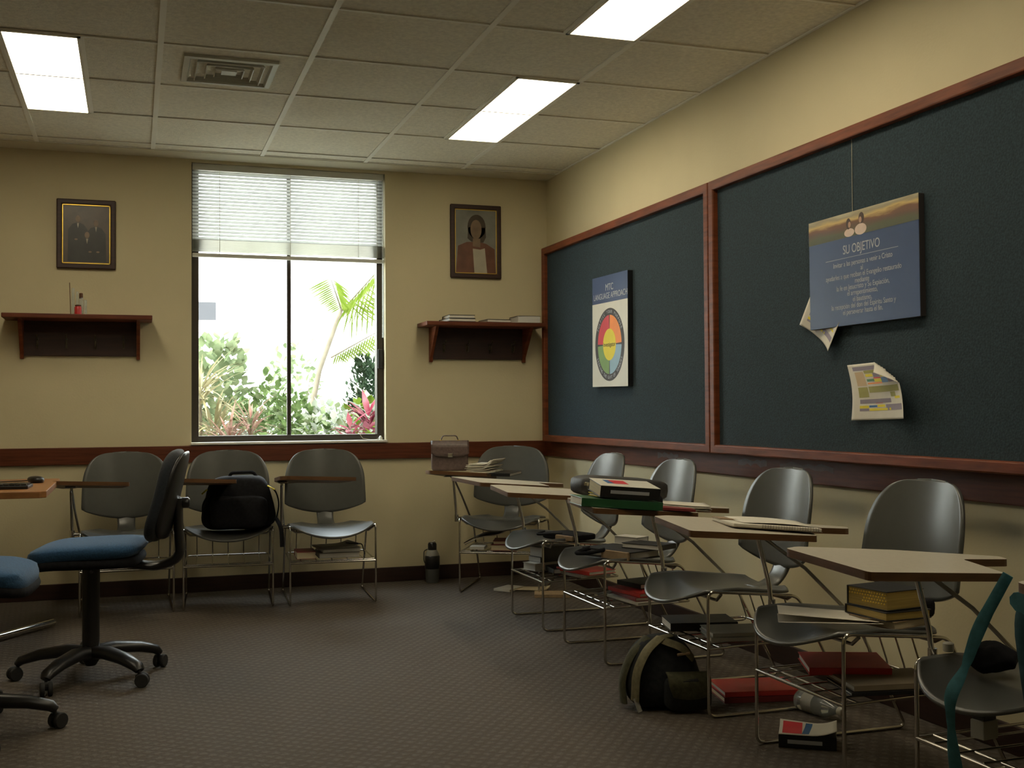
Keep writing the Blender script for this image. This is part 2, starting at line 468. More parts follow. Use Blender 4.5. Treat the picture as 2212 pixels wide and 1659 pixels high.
# vent
t = empty('ceiling_vent', 'square white louvred air vent set in a ceiling tile', 'air vent', (-2.16, 5.09, ZC+.004))
def sqring(mb, r0, z0, r1, z1):
    v = [(-r0, -r0, z0), (r0, -r0, z0), (r0, r0, z0), (-r0, r0, z0), (-r1, -r1, z1), (r1, -r1, z1), (r1, r1, z1), (-r1, r1, z1)]
    mb.add(v, [(0, 1, 5, 4), (1, 2, 6, 5), (2, 3, 7, 6), (3, 0, 4, 7)])
f = MB(); sqring(f, .195, -.010, .172, -.012); sqring(f, .195, -.010, .195, .004); sqring(f, .172, -.012, .150, .045); f.build('frame', M['white_metal'], t, solid=.002)
for k, (r0, r1) in enumerate(((.142, .112), (.100, .074), (.062, .042))):
    f = MB(); sqring(f, r0, -.014, r1, .036); sqring(f, r0, -.014, r0-.004, -.015); f.build('louvre', M['white_metal'], t, solid=.002)
f = MB(); f.box(-.032, .032, -.032, .032, -.012, -.009); f.build('centre_plate', M['white_metal'], t)
f = MB(); f.box(-.17, .17, -.17, .17, .05, .06); f.build('duct_back', M['black'], t)

# baseboards, rails
b = MB(); b.box(XL, 0, YB-.015, YB, 0, .088); struct(b.build('baseboard_back', M['base'], bevel=.003))
b = MB(); b.box(-.015, 0, YF, YB-.015, 0, .088); struct(b.build('baseboard_right', M['base'], bevel=.003))
b = MB(); b.box(XL, 0, YB-.022, YB, .759, .857); struct(b.build('trim_1', M['woodh'], bevel=.004))
b = MB(); b.box(-.022, 0, YF, YB-.022, .759, .857); struct(b.build('trim_2', M['woodh'], bevel=.004))
# scraps of old tape on the right rail
random.seed(9)
for (y0, y1, lab) in ((5.25, 5.02, 'torn strip of pale tape on the rail above the chair with stacked books beneath'), (4.44, 4.2, 'torn strip of pale tape on the rail under the board divider'), (4.10, 3.72, 'long torn tape smear on the rail behind the third chair')):
    f = MB()
    n = 9; poly = []
    for i in range(n+1): poly.append((y1+(y0-y1)*i/n, .835+random.uniform(-.006, .008)))
    for i in range(n, -1, -1): poly.append((y1+(y0-y1)*i/n, .815+random.uniform(-.010, .008)))
    f.prism([(a, c) for a, c in poly], 0, .0006)
    o = f.build('tape_scrap', M['oldtape'])
    o.matrix_world = Matrix(((0, 0, -1, -.0224), (1, 0, 0, 0), (0, 1, 0, 0), (0, 0, 0, 1)))
    tag(o, lab, 'tape', 'tape scraps on the right rail')

# window
win = struct(bpy.data.objects.new('window_1', None)); COL.objects.link(win); win.location = (0, 0, 0)
YW = 7.0
f = MB()
GX0, GX1, GZ0, GM = -2.188, -1.114, .912, -1.652
f.box(WX0, GX0, YW-.02, YW+.05, WZ0, WZ1); f.box(GX1, WX1, YW-.02, YW+.05, WZ0, WZ1)
f.box(GX0, GX1, YW-.02, YW+.05, WZ0, GZ0); f.box(GX0, GX1, YW-.02, YW+.05, WZ1-.045, WZ1)
f.build('window_frame', M['brown_alu'], win, bevel=.002)
f = MB(); f.box(GM-.014, GM+.010, YW, YW+.03, GZ0, WZ1-.045); f.build('mullion', M['brown_alu'], win, bevel=.002)
f = MB(); f.box(GX0, GM-.008, YW+.012, YW+.016, GZ0, WZ1-.045); f.build('pane', M['glass'], win)
f = MB(); f.box(GM+.008, GX1, YW+.022, YW+.026, GZ0, WZ1-.045); f.build('pane', M['glass'], win)
f = MB(); f.box(WX0-.004, WX1+.004, YB-.030, YW-.02, WZ0-.010, WZ0+.004); f.build('sill', M['sill'], win, bevel=.002)
f = MB(); f.box(-1.109, -1.078, YW-.032, YW-.02, 1.32, 1.44); f.build('latch', M['black'], win, bevel=.003)

# blind
t = empty('window_blind', 'white horizontal slat blind lowered over the upper window', 'blind', ((WX0+WX1)/2, 6.955, 0))
hw = (WX1-WX0)/2-.006
f = MB(); f.box(-hw, hw, -.018, .018, 2.492, 2.53); f.build('headrail', M['white_metal'], t, bevel=.002)
f = MB()
z = 2.478
while z > 2.088:
    def sl_(u, v, z=z):
        d = (v-.5)*.025; a = R(52)
        return (-hw+2*hw*u, d*math.cos(a), z+d*math.sin(a)+.0012*math.sin(v*PI))
    f.grid(sl_, 1, 4); z -= .0205
o = f.build('slats', M['slat'], t, smooth=60)
f = MB()
z = 2.080
while z > 2.005:
    def sl2(u, v, z=z):
        d = (v-.5)*.025
        return (-hw+2*hw*u, d, z+.0016*math.sin(v*PI))
    f.grid(sl2, 1, 3); z -= .0042
f.build('stacked_slats', M['white_metal'], t, smooth=60, solid=.0005)
f = MB(); f.box(-hw, hw, -.013, .013, 1.976, 1.998); f.build('bottom_rail', M['white_metal'], t, bevel=.003)
for xx in (-2.07, -1.652, -1.235):
    f = MB()
    x0 = xx-(WX0+WX1)/2
    f.tube([(x0, -.0145, 2.5), (x0, -.0145, 1.99)], .0011, 5); f.tube([(x0, .0145, 2.5), (x0, .0145, 1.99)], .0011, 5)
    f.build('ladder_cord', M['string'], t)
x0 = -1.086-(WX0+WX1)/2
f = MB(); f.tube([(x0, -.03, 2.49), (x0-.002, -.032, 1.51)], .0038, 8); f.build('tilt_wand', M['clearpl'], t, smooth=60)
x0 = -1.12-(WX0+WX1)/2
f = MB(); f.tube([(x0, -.024, 2.49), (x0+.001, -.025, 2.0)], .0012, 6); f.build('pull_cord', M['string'], t)
# little white latch with loop of cord at the sill
t = empty('cord_weight', 'small white cord weight lying at the right end of the sill', 'cord', (-1.10, 6.945, WZ0+.004))
f = MB(); f.lathe([(.003, 0), (.011, .002), (.013, .010), (.006, .024), (.002, .026)], 12); f.build('bob', M['white_metal'], t, smooth=50)
f = MB(); pts = [(.0, 0, .024), (-.02, .002, .004), (-.06, .002, .002), (-.11, .004, .010), (-.135, .010, .045), (-.13, .016, .075), (-.115, .018, .09)]
f.tube(pts, .0013, 6); f.build('cord', M['string'], t, smooth=60)

# ================================================================== OUTSIDE
b = MB(); b.box(-30, 30, YB+.2, 40, -.25, -.05); o = b.build('ground', M['ground']); struct(o)
t = empty('house', 'white walled house beyond the garden with a grey shuttered window', 'house', (-1, 17, 0))
b = MB(); b.box(-16, 16, 0, .3, -.05, 9); b.build('wall', M['stucco'], t)
b = MB(); b.box(-.76, -.42, -.04, 0, 2.38, 2.64); b.build('window_shutter', M['greybox'], t)

def leaf(mb, p, d, up, L, W, bend=0.2, mi=0):
    d = d.normalized(); s = d.cross(up)
    s = s.normalized() if s.length > 1e-4 else Vector((1, 0, 0))
    n = s.cross(d)
    vs = []
    prof = (0.15, .8, 1.0, .6, 0.05)
    for i, wd in enumerate(prof):
        q = i/4
        c = p + d*(L*q) - n*(bend*L*q*q)*1.0
        vs += [c - s*W*.5*wd, c + s*W*.5*wd]
    fs = [(2*i, 2*i+1, 2*i+3, 2*i+2) for i in range(4)]
    mb.add(vs, fs, mi)

def bush(label, loc, rad, n, L, W, m, seed, group='garden plants outside the window', name='shrub', m2=None):
    random.seed(seed)
    t = empty(name, label, 'plant', loc, 0, group)
    mb = MB(); st = MB()
    for k in range(7):
        a = random.uniform(0, 2*PI); q = random.uniform(.2, .8)
        e = Vector((math.cos(a)*rad[0]*q, math.sin(a)*rad[1]*q, rad[2]*random.uniform(.9, 1.7)))
        st.tube([(random.uniform(-.03, .03), random.uniform(-.03, .03), -.05), e*.5+Vector((random.uniform(-.04, .04), 0, 0)), e], [.012, .009, .004], 5)
    for k in range(n):
        while True:
            q = Vector((random.uniform(-1, 1), random.uniform(-1, 1), random.uniform(-1, 1)))
            if .35 < q.length < 1: break
        p = Vector((q.x*rad[0], q.y*rad[1], rad[2]+q.z*rad[2]))
        p += Vector((noise.noise(p*3+Vector((seed, 0, 0)))*.12, 0, noise.noise(p*2.3+Vector((0, seed, 0)))*.18))
        p.z = max(p.z, .02)
        d = (q + Vector((random.uniform(-.7, .7), random.uniform(-.7, .7), random.uniform(-.3, .8))))
        leaf(mb, p, d, Vector((random.uniform(-.5, .5), random.uniform(-.5, .5), 1)), .78*L*random.uniform(.7, 1.3), W*random.uniform(.7, 1.2), random.uniform(0, .4), 1 if (m2 and random.random() < .4) else 0)
    mb.build('foliage', [m, m2] if m2 else m, t)
    st.build('stem', M['stem'], t)
    return t

def spiky(label, loc, n, L, W, m, seed, zc, trunk=True, droop=.5):
    random.seed(seed)
    t = empty('spiky_plant', label, 'plant', loc, 0, 'garden plants outside the window')
    mb = MB()
    for k in range(n):
        a = random.uniform(0, 2*PI); el = random.uniform(-.1, 1.35)
        d = Vector((math.cos(a)*math.cos(el), math.sin(a)*math.cos(el), math.sin(el)))
        leaf(mb, Vector((0, 0, zc)) + d*.02 + Vector((0, 0, random.uniform(-.08, .05))), d, Vector((0, 0, 1)), L*random.uniform(.7, 1.15), W, droop*random.uniform(.5, 1.3))
    mb.build('leaves', m, t)
    st = MB(); st.tube([(0, 0, -.05), (.01, 0, zc*.5), (0, 0, zc)], .016, 8); st.build('stem', M['stem'], t, smooth=60)

bush('tall leafy green shrub at the left of the window view', (-2.02, 9.3, -.05), (.42, .4, .84), 1500, .10, .075, M['leafp'], 1)
bush('round leafed green shrub in the middle, left of the mullion', (-1.56, 9.0, -.05), (.30, .3, .70), 1100, .075, .05, M['leafg'], 2, m2=M['leafp'])
bush('dense dark green shrub just right of the mullion', (-1.33, 8.7, -.05), (.24, .25, .60), 900, .075, .05, M['leafg'], 3)
bush('thin tall shrub rising behind the mullion', (-1.02, 11.6, -.05), (.34, .4, .92), 520, .09, .06, M['leafp'], 4)
bush('pale variegated shrub low at the right of the view', (-1.10, 8.6, -.05), (.30, .25, .56), 900, .08, .05, M['leafv'], 5, m2=M['leafp'])
bush('bright yellow green plant behind the red one', (-.85, 9.0, -.05), (.16, .2, .60), 160, .10, .06, M['palm'], 6)
bush('low pale shrub at the bottom centre', (-1.72, 8.3, -.05), (.28, .2, .50), 700, .07, .045, M['leafv'], 15, m2=M['leafg'])
bush('broad mid green hedge plant filling the gap behind the middle shrubs', (-1.55, 10.2, -.05), (.62, .4, .60), 1300, .10, .07, M['leafp'], 41, m2=M['leafg'])
bush('broad pale hedge plant behind the crimson plants', (-.80, 10.0, -.05), (.50, .4, .57), 1100, .10, .07, M['leafv'], 42, m2=M['leafp'])
bush('dark rounded conifer at the right window edge', (-.47, 10.6, -.05), (.27, .3, .83), 3600, .08, .03, M['leafd'], 7, name='conifer')
spiky('yellow striped spiky plant at the left pane edge', (-2.10, 8.55, -.05), 70, .42, .022, M['leafy'], 8, 1.2, droop=.45)
spiky('yellow striped spiky plant below the taller one', (-2.0, 8.5, -.05), 50, .34, .022, M['leafy'], 18, .96, droop=.4)
spiky('pink spiky plant lowest at the bottom left', (-1.93, 8.05, -.05), 60, .26, .020, M['leafk'], 9, .90, droop=.35)
spiky('pink spiky plant between two green shrubs', (-1.78, 8.1, -.05), 46, .22, .018, M['leafk'], 10, .99, droop=.35)
spiky('crimson leafed plant at the lower right', (-.90, 8.35, -.05), 34, .20, .055, M['leafr'], 11, 1.0, droop=.3)
spiky('crimson leafed plant beside the larger crimson one', (-1.06, 8.2, -.05), 26, .16, .045, M['leafr'], 12, .93, droop=.3)
spiky('pale arching plant under the conifer', (-.70, 9.1, -.05), 26, .34, .05, M['leafv'], 13, 1.08, droop=.7)
spiky('lime green broad leafed plant in the bottom right corner', (-.86, 8.0, -.05), 30, .18, .07, M['palm'], 14, .86, droop=.2)

def frond(mb, st, base, tip, sag, n, L, m=0):
    base = Vector(base); tip = Vector(tip)
    P = []
    for i in range(n+1):
        q = i/n
        P.append(base.lerp(tip, q) + Vector((0, 0, sag*4*q*(1-q))))
    st.tube(P, [.012*(1-.8*i/n) for i in range(n+1)], 6)
    for i in range(3, n+1):
        d = (P[i]-P[i-1]).normalized()
        side = d.cross(Vector((0, 0, 1))).normalized()
        q = i/n
        ll = L*math.sin(PI*min(1, .15+q*.85))**.6 * (1-.35*q)
        for sg in (-1, 1):
            leaf(mb, P[i], side*sg*1.0 + d*.75 + Vector((0, 0, -.35)), Vector((0, 0, 1)), max(.1, ll), .022, .25, m)

t = empty('palm_tree', 'leaning palm with yellow green fronds across the right pane', 'palm', (-1.05, 11.0, -.05), 0, None)
mb = MB(); st = MB(); tr = MB()
tr.tube([(0, 0, 0), (.06, 0, .8), (.20, 0, 1.5), (.42, 0, 2.10)], [.035, .03, .026, .02], 8)
tr.build('trunk', M['stem'], t, smooth=60)
top = (.42, 0, 2.08)
def fan(mb, st, rib, L0, L1, n, drop):
    P = [Vector(rib[0]).lerp(Vector(rib[1]), q/n) for q in range(n+1)]
    st.tube(P, [.010*(1-.7*q/n) for q in range(n+1)], 6)
    for q in range(2, n+1):
        d = (P[q]-P[q-1]).normalized()
        L = L0+(L1-L0)*q/n
        for sg in (-1, 1):
            side = Vector((sg*.55, 0, 0))
            leaf(mb, P[q], side*.9 + d*.55 + Vector((0, 0, -drop)), Vector((0, -1, .2)), L*random.uniform(.8, 1.05), .016, random.uniform(0, .25))
random.seed(77)
fan(mb, st, (top, (1.10, -.6, 2.72)), .42, .62, 17, .75)
fan(mb, st, (top, (.66, -.9, 2.45)), .34, .46, 13, .8)
fan(mb, st, (top, (.18, -.8, 2.30)), .16, .34, 18, .5)
fan(mb, st, ((.30, -.1, 1.62), (.66, -.9, 1.86)), .14, .30, 20, .8)
fan(mb, st, (top, (1.7, .2, 2.6)), .4, .5, 24, .7)
mb.build('leaflets', M['palm'], t); st.build('frond_rib', M['stem'], t, smooth=60)

# ================================================================== TACKBOARDS
def tackboard(y0, y1, label):
    t = empty('tackboard', label, 'notice board', (0, (y0+y1)/2, 0.857), 0, 'framed fabric boards on the right wall')
    h = (y1-y0)/2; H = 2.084-.857; fw = .044
    f = MB(); f.box(-.066, -.02, -h+.01, h-.01, .01, H-.01); f.build('fabric_panel', M['cloth'], t)
    f = MB()
    f.box(-.092, -.0225, -h, h, H-fw, H); f.box(-.092, -.0225, -h, h, 0, fw-.004)
    f.box(-.0921, -.0225, -h, -h+fw, 0, H); f.box(-.0921, -.0225, h-fw, h, 0, H)
    f.build('frame', M['wood'], t, bevel=.006)
    f = MB(); f.box(-.0225, 0, -h+.03, h-.03, .06, H-.06); f.build('backing', M['darkwood'], t)
    return t
tackboard(4.572, 6.78, 'blue green fabric board in wood frame, nearer the corner and holding the wheel poster')
tackboard(1.35, 4.568, 'larger blue green fabric board in wood frame holding the blue objective sign')

# poster transform: local x -> world -Y (reads left to right), local y -> up, local z -> -X
def wallm(y, z, x=-.1, roll=0):
    B = Matrix(((0, 0, -1, x), (-1, 0, 0, y), (0, 1, 0, z), (0, 0, 0, 1)))
    return B @ Matrix.Rotation(roll, 4, 'Z')
def L3(x=0, y=0, z=0, r=0):
    return Matrix.Translation((x, y, z)) @ Matrix.Rotation(r, 4, 'Z')

t = empty('wheel_poster', 'tall white and blue sign with a coloured wheel on the nearer-corner board', 'poster')
t.matrix_world = wallm(5.684, 1.486, -.066, R(-.6)) @ Matrix.Diagonal((1.01, 1.01, .57, 1))
pw, ph = .238, .302
f = MB(); f.box(-pw, pw, -ph, ph, .0005, .052); f.build('block', M['black'], t, bevel=.002)
f = MB(); f.box(-pw, pw, -ph, .155, .052, .0535); f.build('white_panel', M['whitecover'], t)
f = MB(); f.box(-pw, pw, .155, ph, .052, .0535); f.build('blue_panel', M['royal'], t)
text('lettering', 'MTC', .052, M['greytext'], t, L3(.0, .235, .0545))
text('lettering', 'LANGUAGE APPROACH', .046, M['greytext'], t, L3(.01, .19, .0545), sx=.92)
def sector(mb, r0, r1, a0, a1, z0, z1, n=14):
    poly = [(r0*math.cos(a0+(a1-a0)*i/n), r0*math.sin(a0+(a1-a0)*i/n)) for i in range(n+1)] if r0 > 0 else [(0, 0)]
    poly2 = [(r1*math.cos(a1+(a0-a1)*i/n), r1*math.sin(a1+(a0-a1)*i/n)) for i in range(n+1)]
    P = [(x, y+CYW) for x, y in (poly+poly2)]
    mb.prism(P[::-1], z0, z1)
CYW = -.075
Q = .197
f = MB(); f.prism([(Q*math.cos(2*PI*i/64), CYW+Q*math.sin(2*PI*i/64)) for i in range(64)], .0535, .0542); f.build('wheel_rim', M['darkrim'], t)
for a, mm, nm in ((90, 'redink', 'red'), (0, 'orange', 'orange'), (180, 'greenink', 'green'), (270, 'blueink', 'blue')):
    f = MB(); sector(f, .083, .160, R(a+2), R(a+88), .0542, .0548)
    o = f.build('wheel_segment', M[mm], t); o['label'] = nm + ' wheel segment'
f = MB(); f.prism([(.086*math.cos(2*PI*i/48), CYW+.086*math.sin(2*PI*i/48)) for i in range(48)], .0548, .0555); o = f.build('wheel_hub', M['yellow'], t); o['label'] = 'yellow centre disc'
text('lettering', 'Investigator', .034, M['darkrim'], t, L3(0, CYW, .0562))
def arctext(s, rad, a0, step, size, up=True):
    for i, ch in enumerate(s):
        if ch == ' ': continue
        a = a0 - i*step if up else a0 + i*step
        rr = a-PI/2 if up else a+PI/2
        m = L3(rad*math.cos(a), CYW+rad*math.sin(a), .0544, rr)
        yield ch, m
cm = []
lt = bpy.data.objects.new('arc_lettering', None)
COL.objects.link(lt); lt.parent = t
for ch, m in list(arctext('FULFILL YOUR PURPOSE', .178, R(90+62), R(6.5), .024)) + list(arctext('SEEKING THE GIFT OF TONGUES', .178, R(270-65), R(5.0), .022, False)):
    text('letter', ch, .024, M['greytext'], lt, m)

t = empty('objective_sign', 'blue canvas sign headed SU OBJETIVO under a painted sunset strip', 'poster')
t.matrix_world = wallm(3.444, 1.564, -.066, R(.3)) @ Matrix.Diagonal((1.012, 1.012, .44, 1))
pw, ph = .318, .203
f = MB(); f.box(-pw, pw, -ph, ph, .0005, .050); f.build('stretcher', M['darkrim'], t, bevel=.002)  # charcoal sides: shade on the sign's edge put into the colour
f = MB(); f.box(-pw+.001, pw-.001, -ph+.001, ph-.001, .050, .052); f.build('canvas', M['royal'], t)
# painted strip: flat regions of its own colour
def paintmat():
    m = bpy.data.materials.new('sunset_field_print'); m.use_nodes = True
    nt = m.node_tree; b = nt.nodes['Principled BSDF']; b.inputs['Roughness'].default_value = .5
    tc = nd(nt, 'ShaderNodeTexCoord'); mp = nd(nt, 'ShaderNodeMapping'); mp.inputs['Scale'].default_value = (4, 22, 1)
    n = nd(nt, 'ShaderNodeTexNoise'); n.inputs['Scale'].default_value = 1.6; n.inputs['Detail'].default_value = 6
    sx = nd(nt, 'ShaderNodeSeparateXYZ')
    nt.links.new(tc.outputs['Object'], mp.inputs['Vector']); nt.links.new(mp.outputs['Vector'], n.inputs['Vector']); nt.links.new(tc.outputs['Object'], sx.inputs[0])
    mr = nd(nt, 'ShaderNodeMapRange'); mr.inputs['From Min'].default_value = .115; mr.inputs['From Max'].default_value = .203
    nt.links.new(sx.outputs['Y'], mr.inputs['Value'])
    ad = nd(nt, 'ShaderNodeMath', operation='MULTIPLY_ADD'); ad.inputs[1].default_value = .55
    nt.links.new(n.outputs['Fac'], ad.inputs[0]); nt.links.new(mr.outputs[0], ad.inputs[2])
    r = nd(nt, 'ShaderNodeValToRGB')
    cols_ = [(0.15, (.045, .035, .012)), (.45, (.07, .075, .02)), (.68, (.11, .05, .018)), (.85, (.16, .06, .015)), (1.0, (.55, .38, .12)), (1.15, (.3, .25, .14)), (1.3, (.5, .45, .28))]
    r.color_ramp.elements[0].position = 0; r.color_ramp.elements[0].color = (*cols_[0][1], 1)
    r.color_ramp.elements[1].position = 1; r.color_ramp.elements[1].color = (*cols_[-1][1], 1)
    for p_, c_ in cols_[1:-1]:
        e = r.color_ramp.elements.new(min(.99, p_/1.4)); e.color = (*c_, 1)
    dv = nd(nt, 'ShaderNodeMath', operation='DIVIDE'); dv.inputs[1].default_value = 1.4
    nt.links.new(ad.outputs[0], dv.inputs[0]); nt.links.new(dv.outputs[0], r.inputs['Fac']); nt.links.new(r.outputs['Color'], b.inputs['Base Color'])
    return m
f = MB(); f.box(-pw, pw, .115, ph, .052, .0528); f.build('landscape_strip', paintmat(), t)
M['skin'] = mat('painted_skin', (.42, .24, .15), .6, nscale=20, namt=.1); M['pinkcloth'] = mat('painted_pale_robe', (.62, .47, .38), .6, nscale=20, namt=.1); M['hairp'] = mat('painted_brown_hair', (.05, .025, .015), .6, nscale=20, namt=.2)
def disc(mb, cx, cy, rx, ry, z0, z1, n=20):
    mb.prism([(cx+rx*math.cos(2*PI*i/n), cy+ry*math.sin(2*PI*i/n)) for i in range(n)], z0, z1)
for a_ in ((-.062, .130, .030, .015), (.005, .133, .034, .02)):
    f = MB(); disc(f, *a_, .0528, .0532); f.build('painted_robe', M['pinkcloth'], t)
for a_ in ((-.066, .162, .014, .020), (.010, .172, .016, .020)):
    f = MB(); disc(f, *a_, .0533, .0536); f.build('painted_hair', M['hairp'], t)
for a_ in ((-.060, .158, .008, .011), (.004, .166, .008, .011)):
    f = MB(); disc(f, *a_, .0536, .0538); f.build('painted_face', M['skin'], t)
text('lettering', 'SU OBJETIVO', .046, M['greytext'], t, L3(.005, .070, .0525), sx=.8)
f = MB(); f.box(-.21, .21, .041, .0425, .052, .0526); f.build('rule_line', M['greytext'], t)
lines = ['Invitar a las personas a venir a Cristo', 'al', 'ayudarles a que reciban el Evangelio restaurado', 'mediante', 'la fe en Jesucristo y Su Expiación,', 'el arrepentimiento,', 'el bautismo,', 'la recepción del don del Espíritu Santo y', 'el perseverar hasta el fin.']
ly = [.020, -.003, -.024, -.046, -.066, -.088, -.111, -.133, -.155]
for s_, y_ in zip(lines, ly):
    text('lettering', s_, .0265, M['greytext'], t, L3(.008, y_, .0525), sx=.86)
f = MB(); f.tube([(-.07, ph, .006), (-.068, .45, .006), (-.066, .500, .010)], .0012, 5); f.build('hanging_string', M['string'], t)

def schedule(label, y, z, roll, wd, ht, curl, fold, rel=0.0):
    t = empty('schedule_sheet', label, 'paper', group='timetable sheets pinned to the large board')
    t.matrix_world = wallm(y, z, -.067, roll)
    nx, ny = 24, 30
    def surf(u, v, dz=0):
        x = (u-.5)*wd; yy = (v-.5)*ht
        if fold: x = x*(1.16-.22*v) + .075*(.5-v) + .018*math.sin(v*PI)
        # side edges and bottom corner lift off the board
        zz = .004 + rel*(v) + curl*(max(0, u-.45)/.55)**2*(.35+.65*(1-v)) + .018*(max(0, .35-u)/.35)**2*(1-v)
        if fold and u+v > 1.62:
            e = (u+v-1.62)/2
            return (x-e*wd*1.25, yy-e*ht*1.0, zz+.010+e*.06+dz)
        return (x, yy, zz+dz)
    f = MB(); f.grid(lambda u, v: surf(u, v), nx, ny)
    f.build('sheet', M['paper'], t, smooth=60, solid=.0006)
    cells = {}
    def cell(c0, c1, r0, r1, m):   # columns 0..10, rows 0..14 from the top
        cells.setdefault(m, []).append((c0/10*.86+.09, c1/10*.86+.09, 1-(r1/14*.84+.05), 1-(r0/14*.84+.05)))
    cell(0, 10, 0, 1.2, 'lilac'); cell(.2, 2.1, 1.6, 5.8, 'peach'); cell(2.3, 7.5, 1.3, 2.2, 'oliveink')
    cell(2.4, 4.0, 2.4, 3.2, 'yellow'); cell(4.1, 5.6, 2.2, 3.4, 'lilac'); cell(5.7, 7.2, 2.4, 3.4, 'yellow')
    cell(2.4, 4.0, 3.9, 4.6, 'dkgreenink'); cell(4.0, 5.6, 3.9, 4.9, 'yellow'); cell(4.0, 5.6, 3.5, 3.85, 'redink'); cell(5.6, 7.2, 3.6, 5.2, 'midblue'); cell(7.3, 9.9, 3.4, 5.2, 'lilac')
    cell(2.4, 5.6, 5.0, 5.4, 'orange'); cell(.2, 2.1, 6.2, 9.2, 'oliveink'); cell(2.3, 9.8, 6.1, 7.9, 'oliveink'); cell(6.8, 8.2, 8.0, 9.4, 'oliveink')
    cell(.3, 6.6, 9.8, 11.0, 'lilac'); cell(3.2, 4.6, 10.8, 11.1, 'redink'); cell(7.8, 9.6, 9.3, 10.0, 'yellow')
    cell(.2, 1.8, 11.6, 12.4, 'yellow'); cell(1.9, 3.4, 11.6, 12.2, 'midblue'); cell(3.5, 5.0, 11.5, 12.2, 'yellow'); cell(5.2, 10, 11.5, 13.2, 'lilac'); cell(.2, 1.8, 12.5, 13.2, 'lilac'); cell(1.9, 6.6, 12.5, 13.2, 'yellow')
    nms = dict(lilac='grey printed cell', peach='peach printed cell', oliveink='olive printed cell', yellow='yellow printed cell', dkgreenink='green printed cell', redink='red printed cell', midblue='blue printed cell', orange='orange printed cell')
    for m, L in cells.items():
        for (u0, u1, v0, v1) in L:
            f = MB()
            if fold and u1+v1 > 1.6: u1 = min(u1, 1.6-v1)
            if u1 <= u0+.02: continue
            f.grid(lambda a, c: surf(u0+(u1-u0)*a, v0+(v1-v0)*c, .0009), 6, 3)
            o = f.build('printed_cell', M[m], t, smooth=60); o['label'] = nms[m]
    return t
schedule('curled colour coded timetable sheet hanging alone on the large board', 3.375, 1.118, R(1.5), .30, .203, .060, True)
schedule('tilted timetable sheet half hidden behind the blue objective sign', 3.69, 1.41, R(-29), .235, .19, .03, False)

# ================================================================== PICTURES
def picture(loc, wd, ht, label, fw, lip):
    t = empty('framed_picture', label, 'picture', loc, 0, 'framed pictures either side of the window')
    a, c = wd/2, ht/2
    f = MB()
    f.box(-a, a, -.024, 0, c-fw, c); f.box(-a, a, -.024, 0, -c, -c+fw); f.box(-a, -a+fw, -.0241, 0, -c, c); f.box(a-fw, a, -.0241, 0, -c, c)
    f.build('frame', M['darkwood'], t, bevel=.006)
    f = MB(); q = lip
    i, k = a-fw, c-fw
    f.box(-i, i, -.018, 0, k-q, k); f.box(-i, i, -.018, 0, -k, -k+q); f.box(-i, -i+q, -.018, 0, -k, k); f.box(i-q, i, -.018, 0, -k, k)
    f.build('gold_lip', M['goldlip'], t)
    return t, i, k
def flat(mb, poly, y0, y1):
    mb.prism(poly[::-1] if False else poly, 0, y1-y0, T=Matrix(((1, 0, 0, 0), (0, 0, -1, y1), (0, 1, 0, 0), (0, 0, 0, 1))) )
M['pbg'] = mat('mottled_dark_brown_print', (.070, .046, .026), .35, nscale=9, namt=.35)
M['suit'] = mat('dark_suit_print', (.022, .022, .018), .4, nscale=14, namt=.3)
M['pgrey'] = mat('mottled_grey_print', (.20, .20, .175), .35, nscale=7, namt=.25)
M['robe'] = mat('rust_brown_print', (.14, .055, .03), .4, nscale=14, namt=.25)
M['tunic'] = mat('cream_print', (.42, .38, .29), .4, nscale=14, namt=.08)
M['skind'] = mat('tan_print', (.19, .125, .075), .4, nscale=18, namt=.2)
M['hair2'] = mat('brown_print', (.048, .032, .018), .4, nscale=22, namt=.3)
def ell(cx, cz, rx, rz, n=22): return [(cx+rx*math.cos(2*PI*i/n), cz+rz*math.sin(2*PI*i/n)) for i in range(n)]
t, i, k = picture((-2.813, YB-.0005, 2.076), .318, .398, 'dark framed group portrait with bright gold lip, left of the window', .030, .005)
f = MB(); flat(f, [(-i, -k), (i, -k), (i, k), (-i, k)], -.012, -.002); f.build('print', M['pbg'], t)
for (cx, cz, s_, hx, hz) in ((-.045, .045, 1.0, -.045, .088), (.052, .025, 1.0, .052, .066), (.004, -.045, .95, .004, -.004)):
    d_ = .0003*(1 if cz > 0 else 3) + (.0002 if cx > .01 else 0)
    f = MB(); flat(f, [(cx-.055*s_, -k+.012), (cx+.055*s_, -k+.012), (cx+.052*s_, cz-.02), (cx+.030*s_, cz+.012), (cx, cz+.022), (cx-.030*s_, cz+.012), (cx-.052*s_, cz-.02)], -.0122-d_, -.012)
    f.build('painted_suit', M['suit'], t)
    f = MB(); flat(f, ell(hx, hz, .013, .019), -.0125-d_, -.012); f.build('painted_face', M['skind'], t)
    f = MB(); flat(f, [(cx-.006, cz+.020), (cx, cz-.010), (cx+.006, cz+.020)], -.0126-d_, -.012); f.build('painted_collar', M['tunic'], t)
for (cx, cz) in ((-.055, -.03), (.02, -.10), (.062, -.10)):
    f = MB(); flat(f, ell(cx, cz, .009, .005), -.0136, -.012); f.build('painted_hand', M['skind'], t)
t, i, k = picture((-.487, YB-.0005, 2.130), .336, .468, 'dark framed portrait on pale ground, right of the window above the book shelf', .030, .0035)
f = MB(); flat(f, [(-i, -k), (i, -k), (i, k), (-i, k)], -.012, -.002); f.build('print', M['pgrey'], t)
f = MB(); flat(f, [(-i+.006, -k+.004), (i-.006, -k+.004), (i-.012, -.045), (.07, -.012), (.02, .0), (-.06, -.004), (-i+.02, -.03)], -.0126, -.012); f.build('painted_jacket', M['robe'], t)
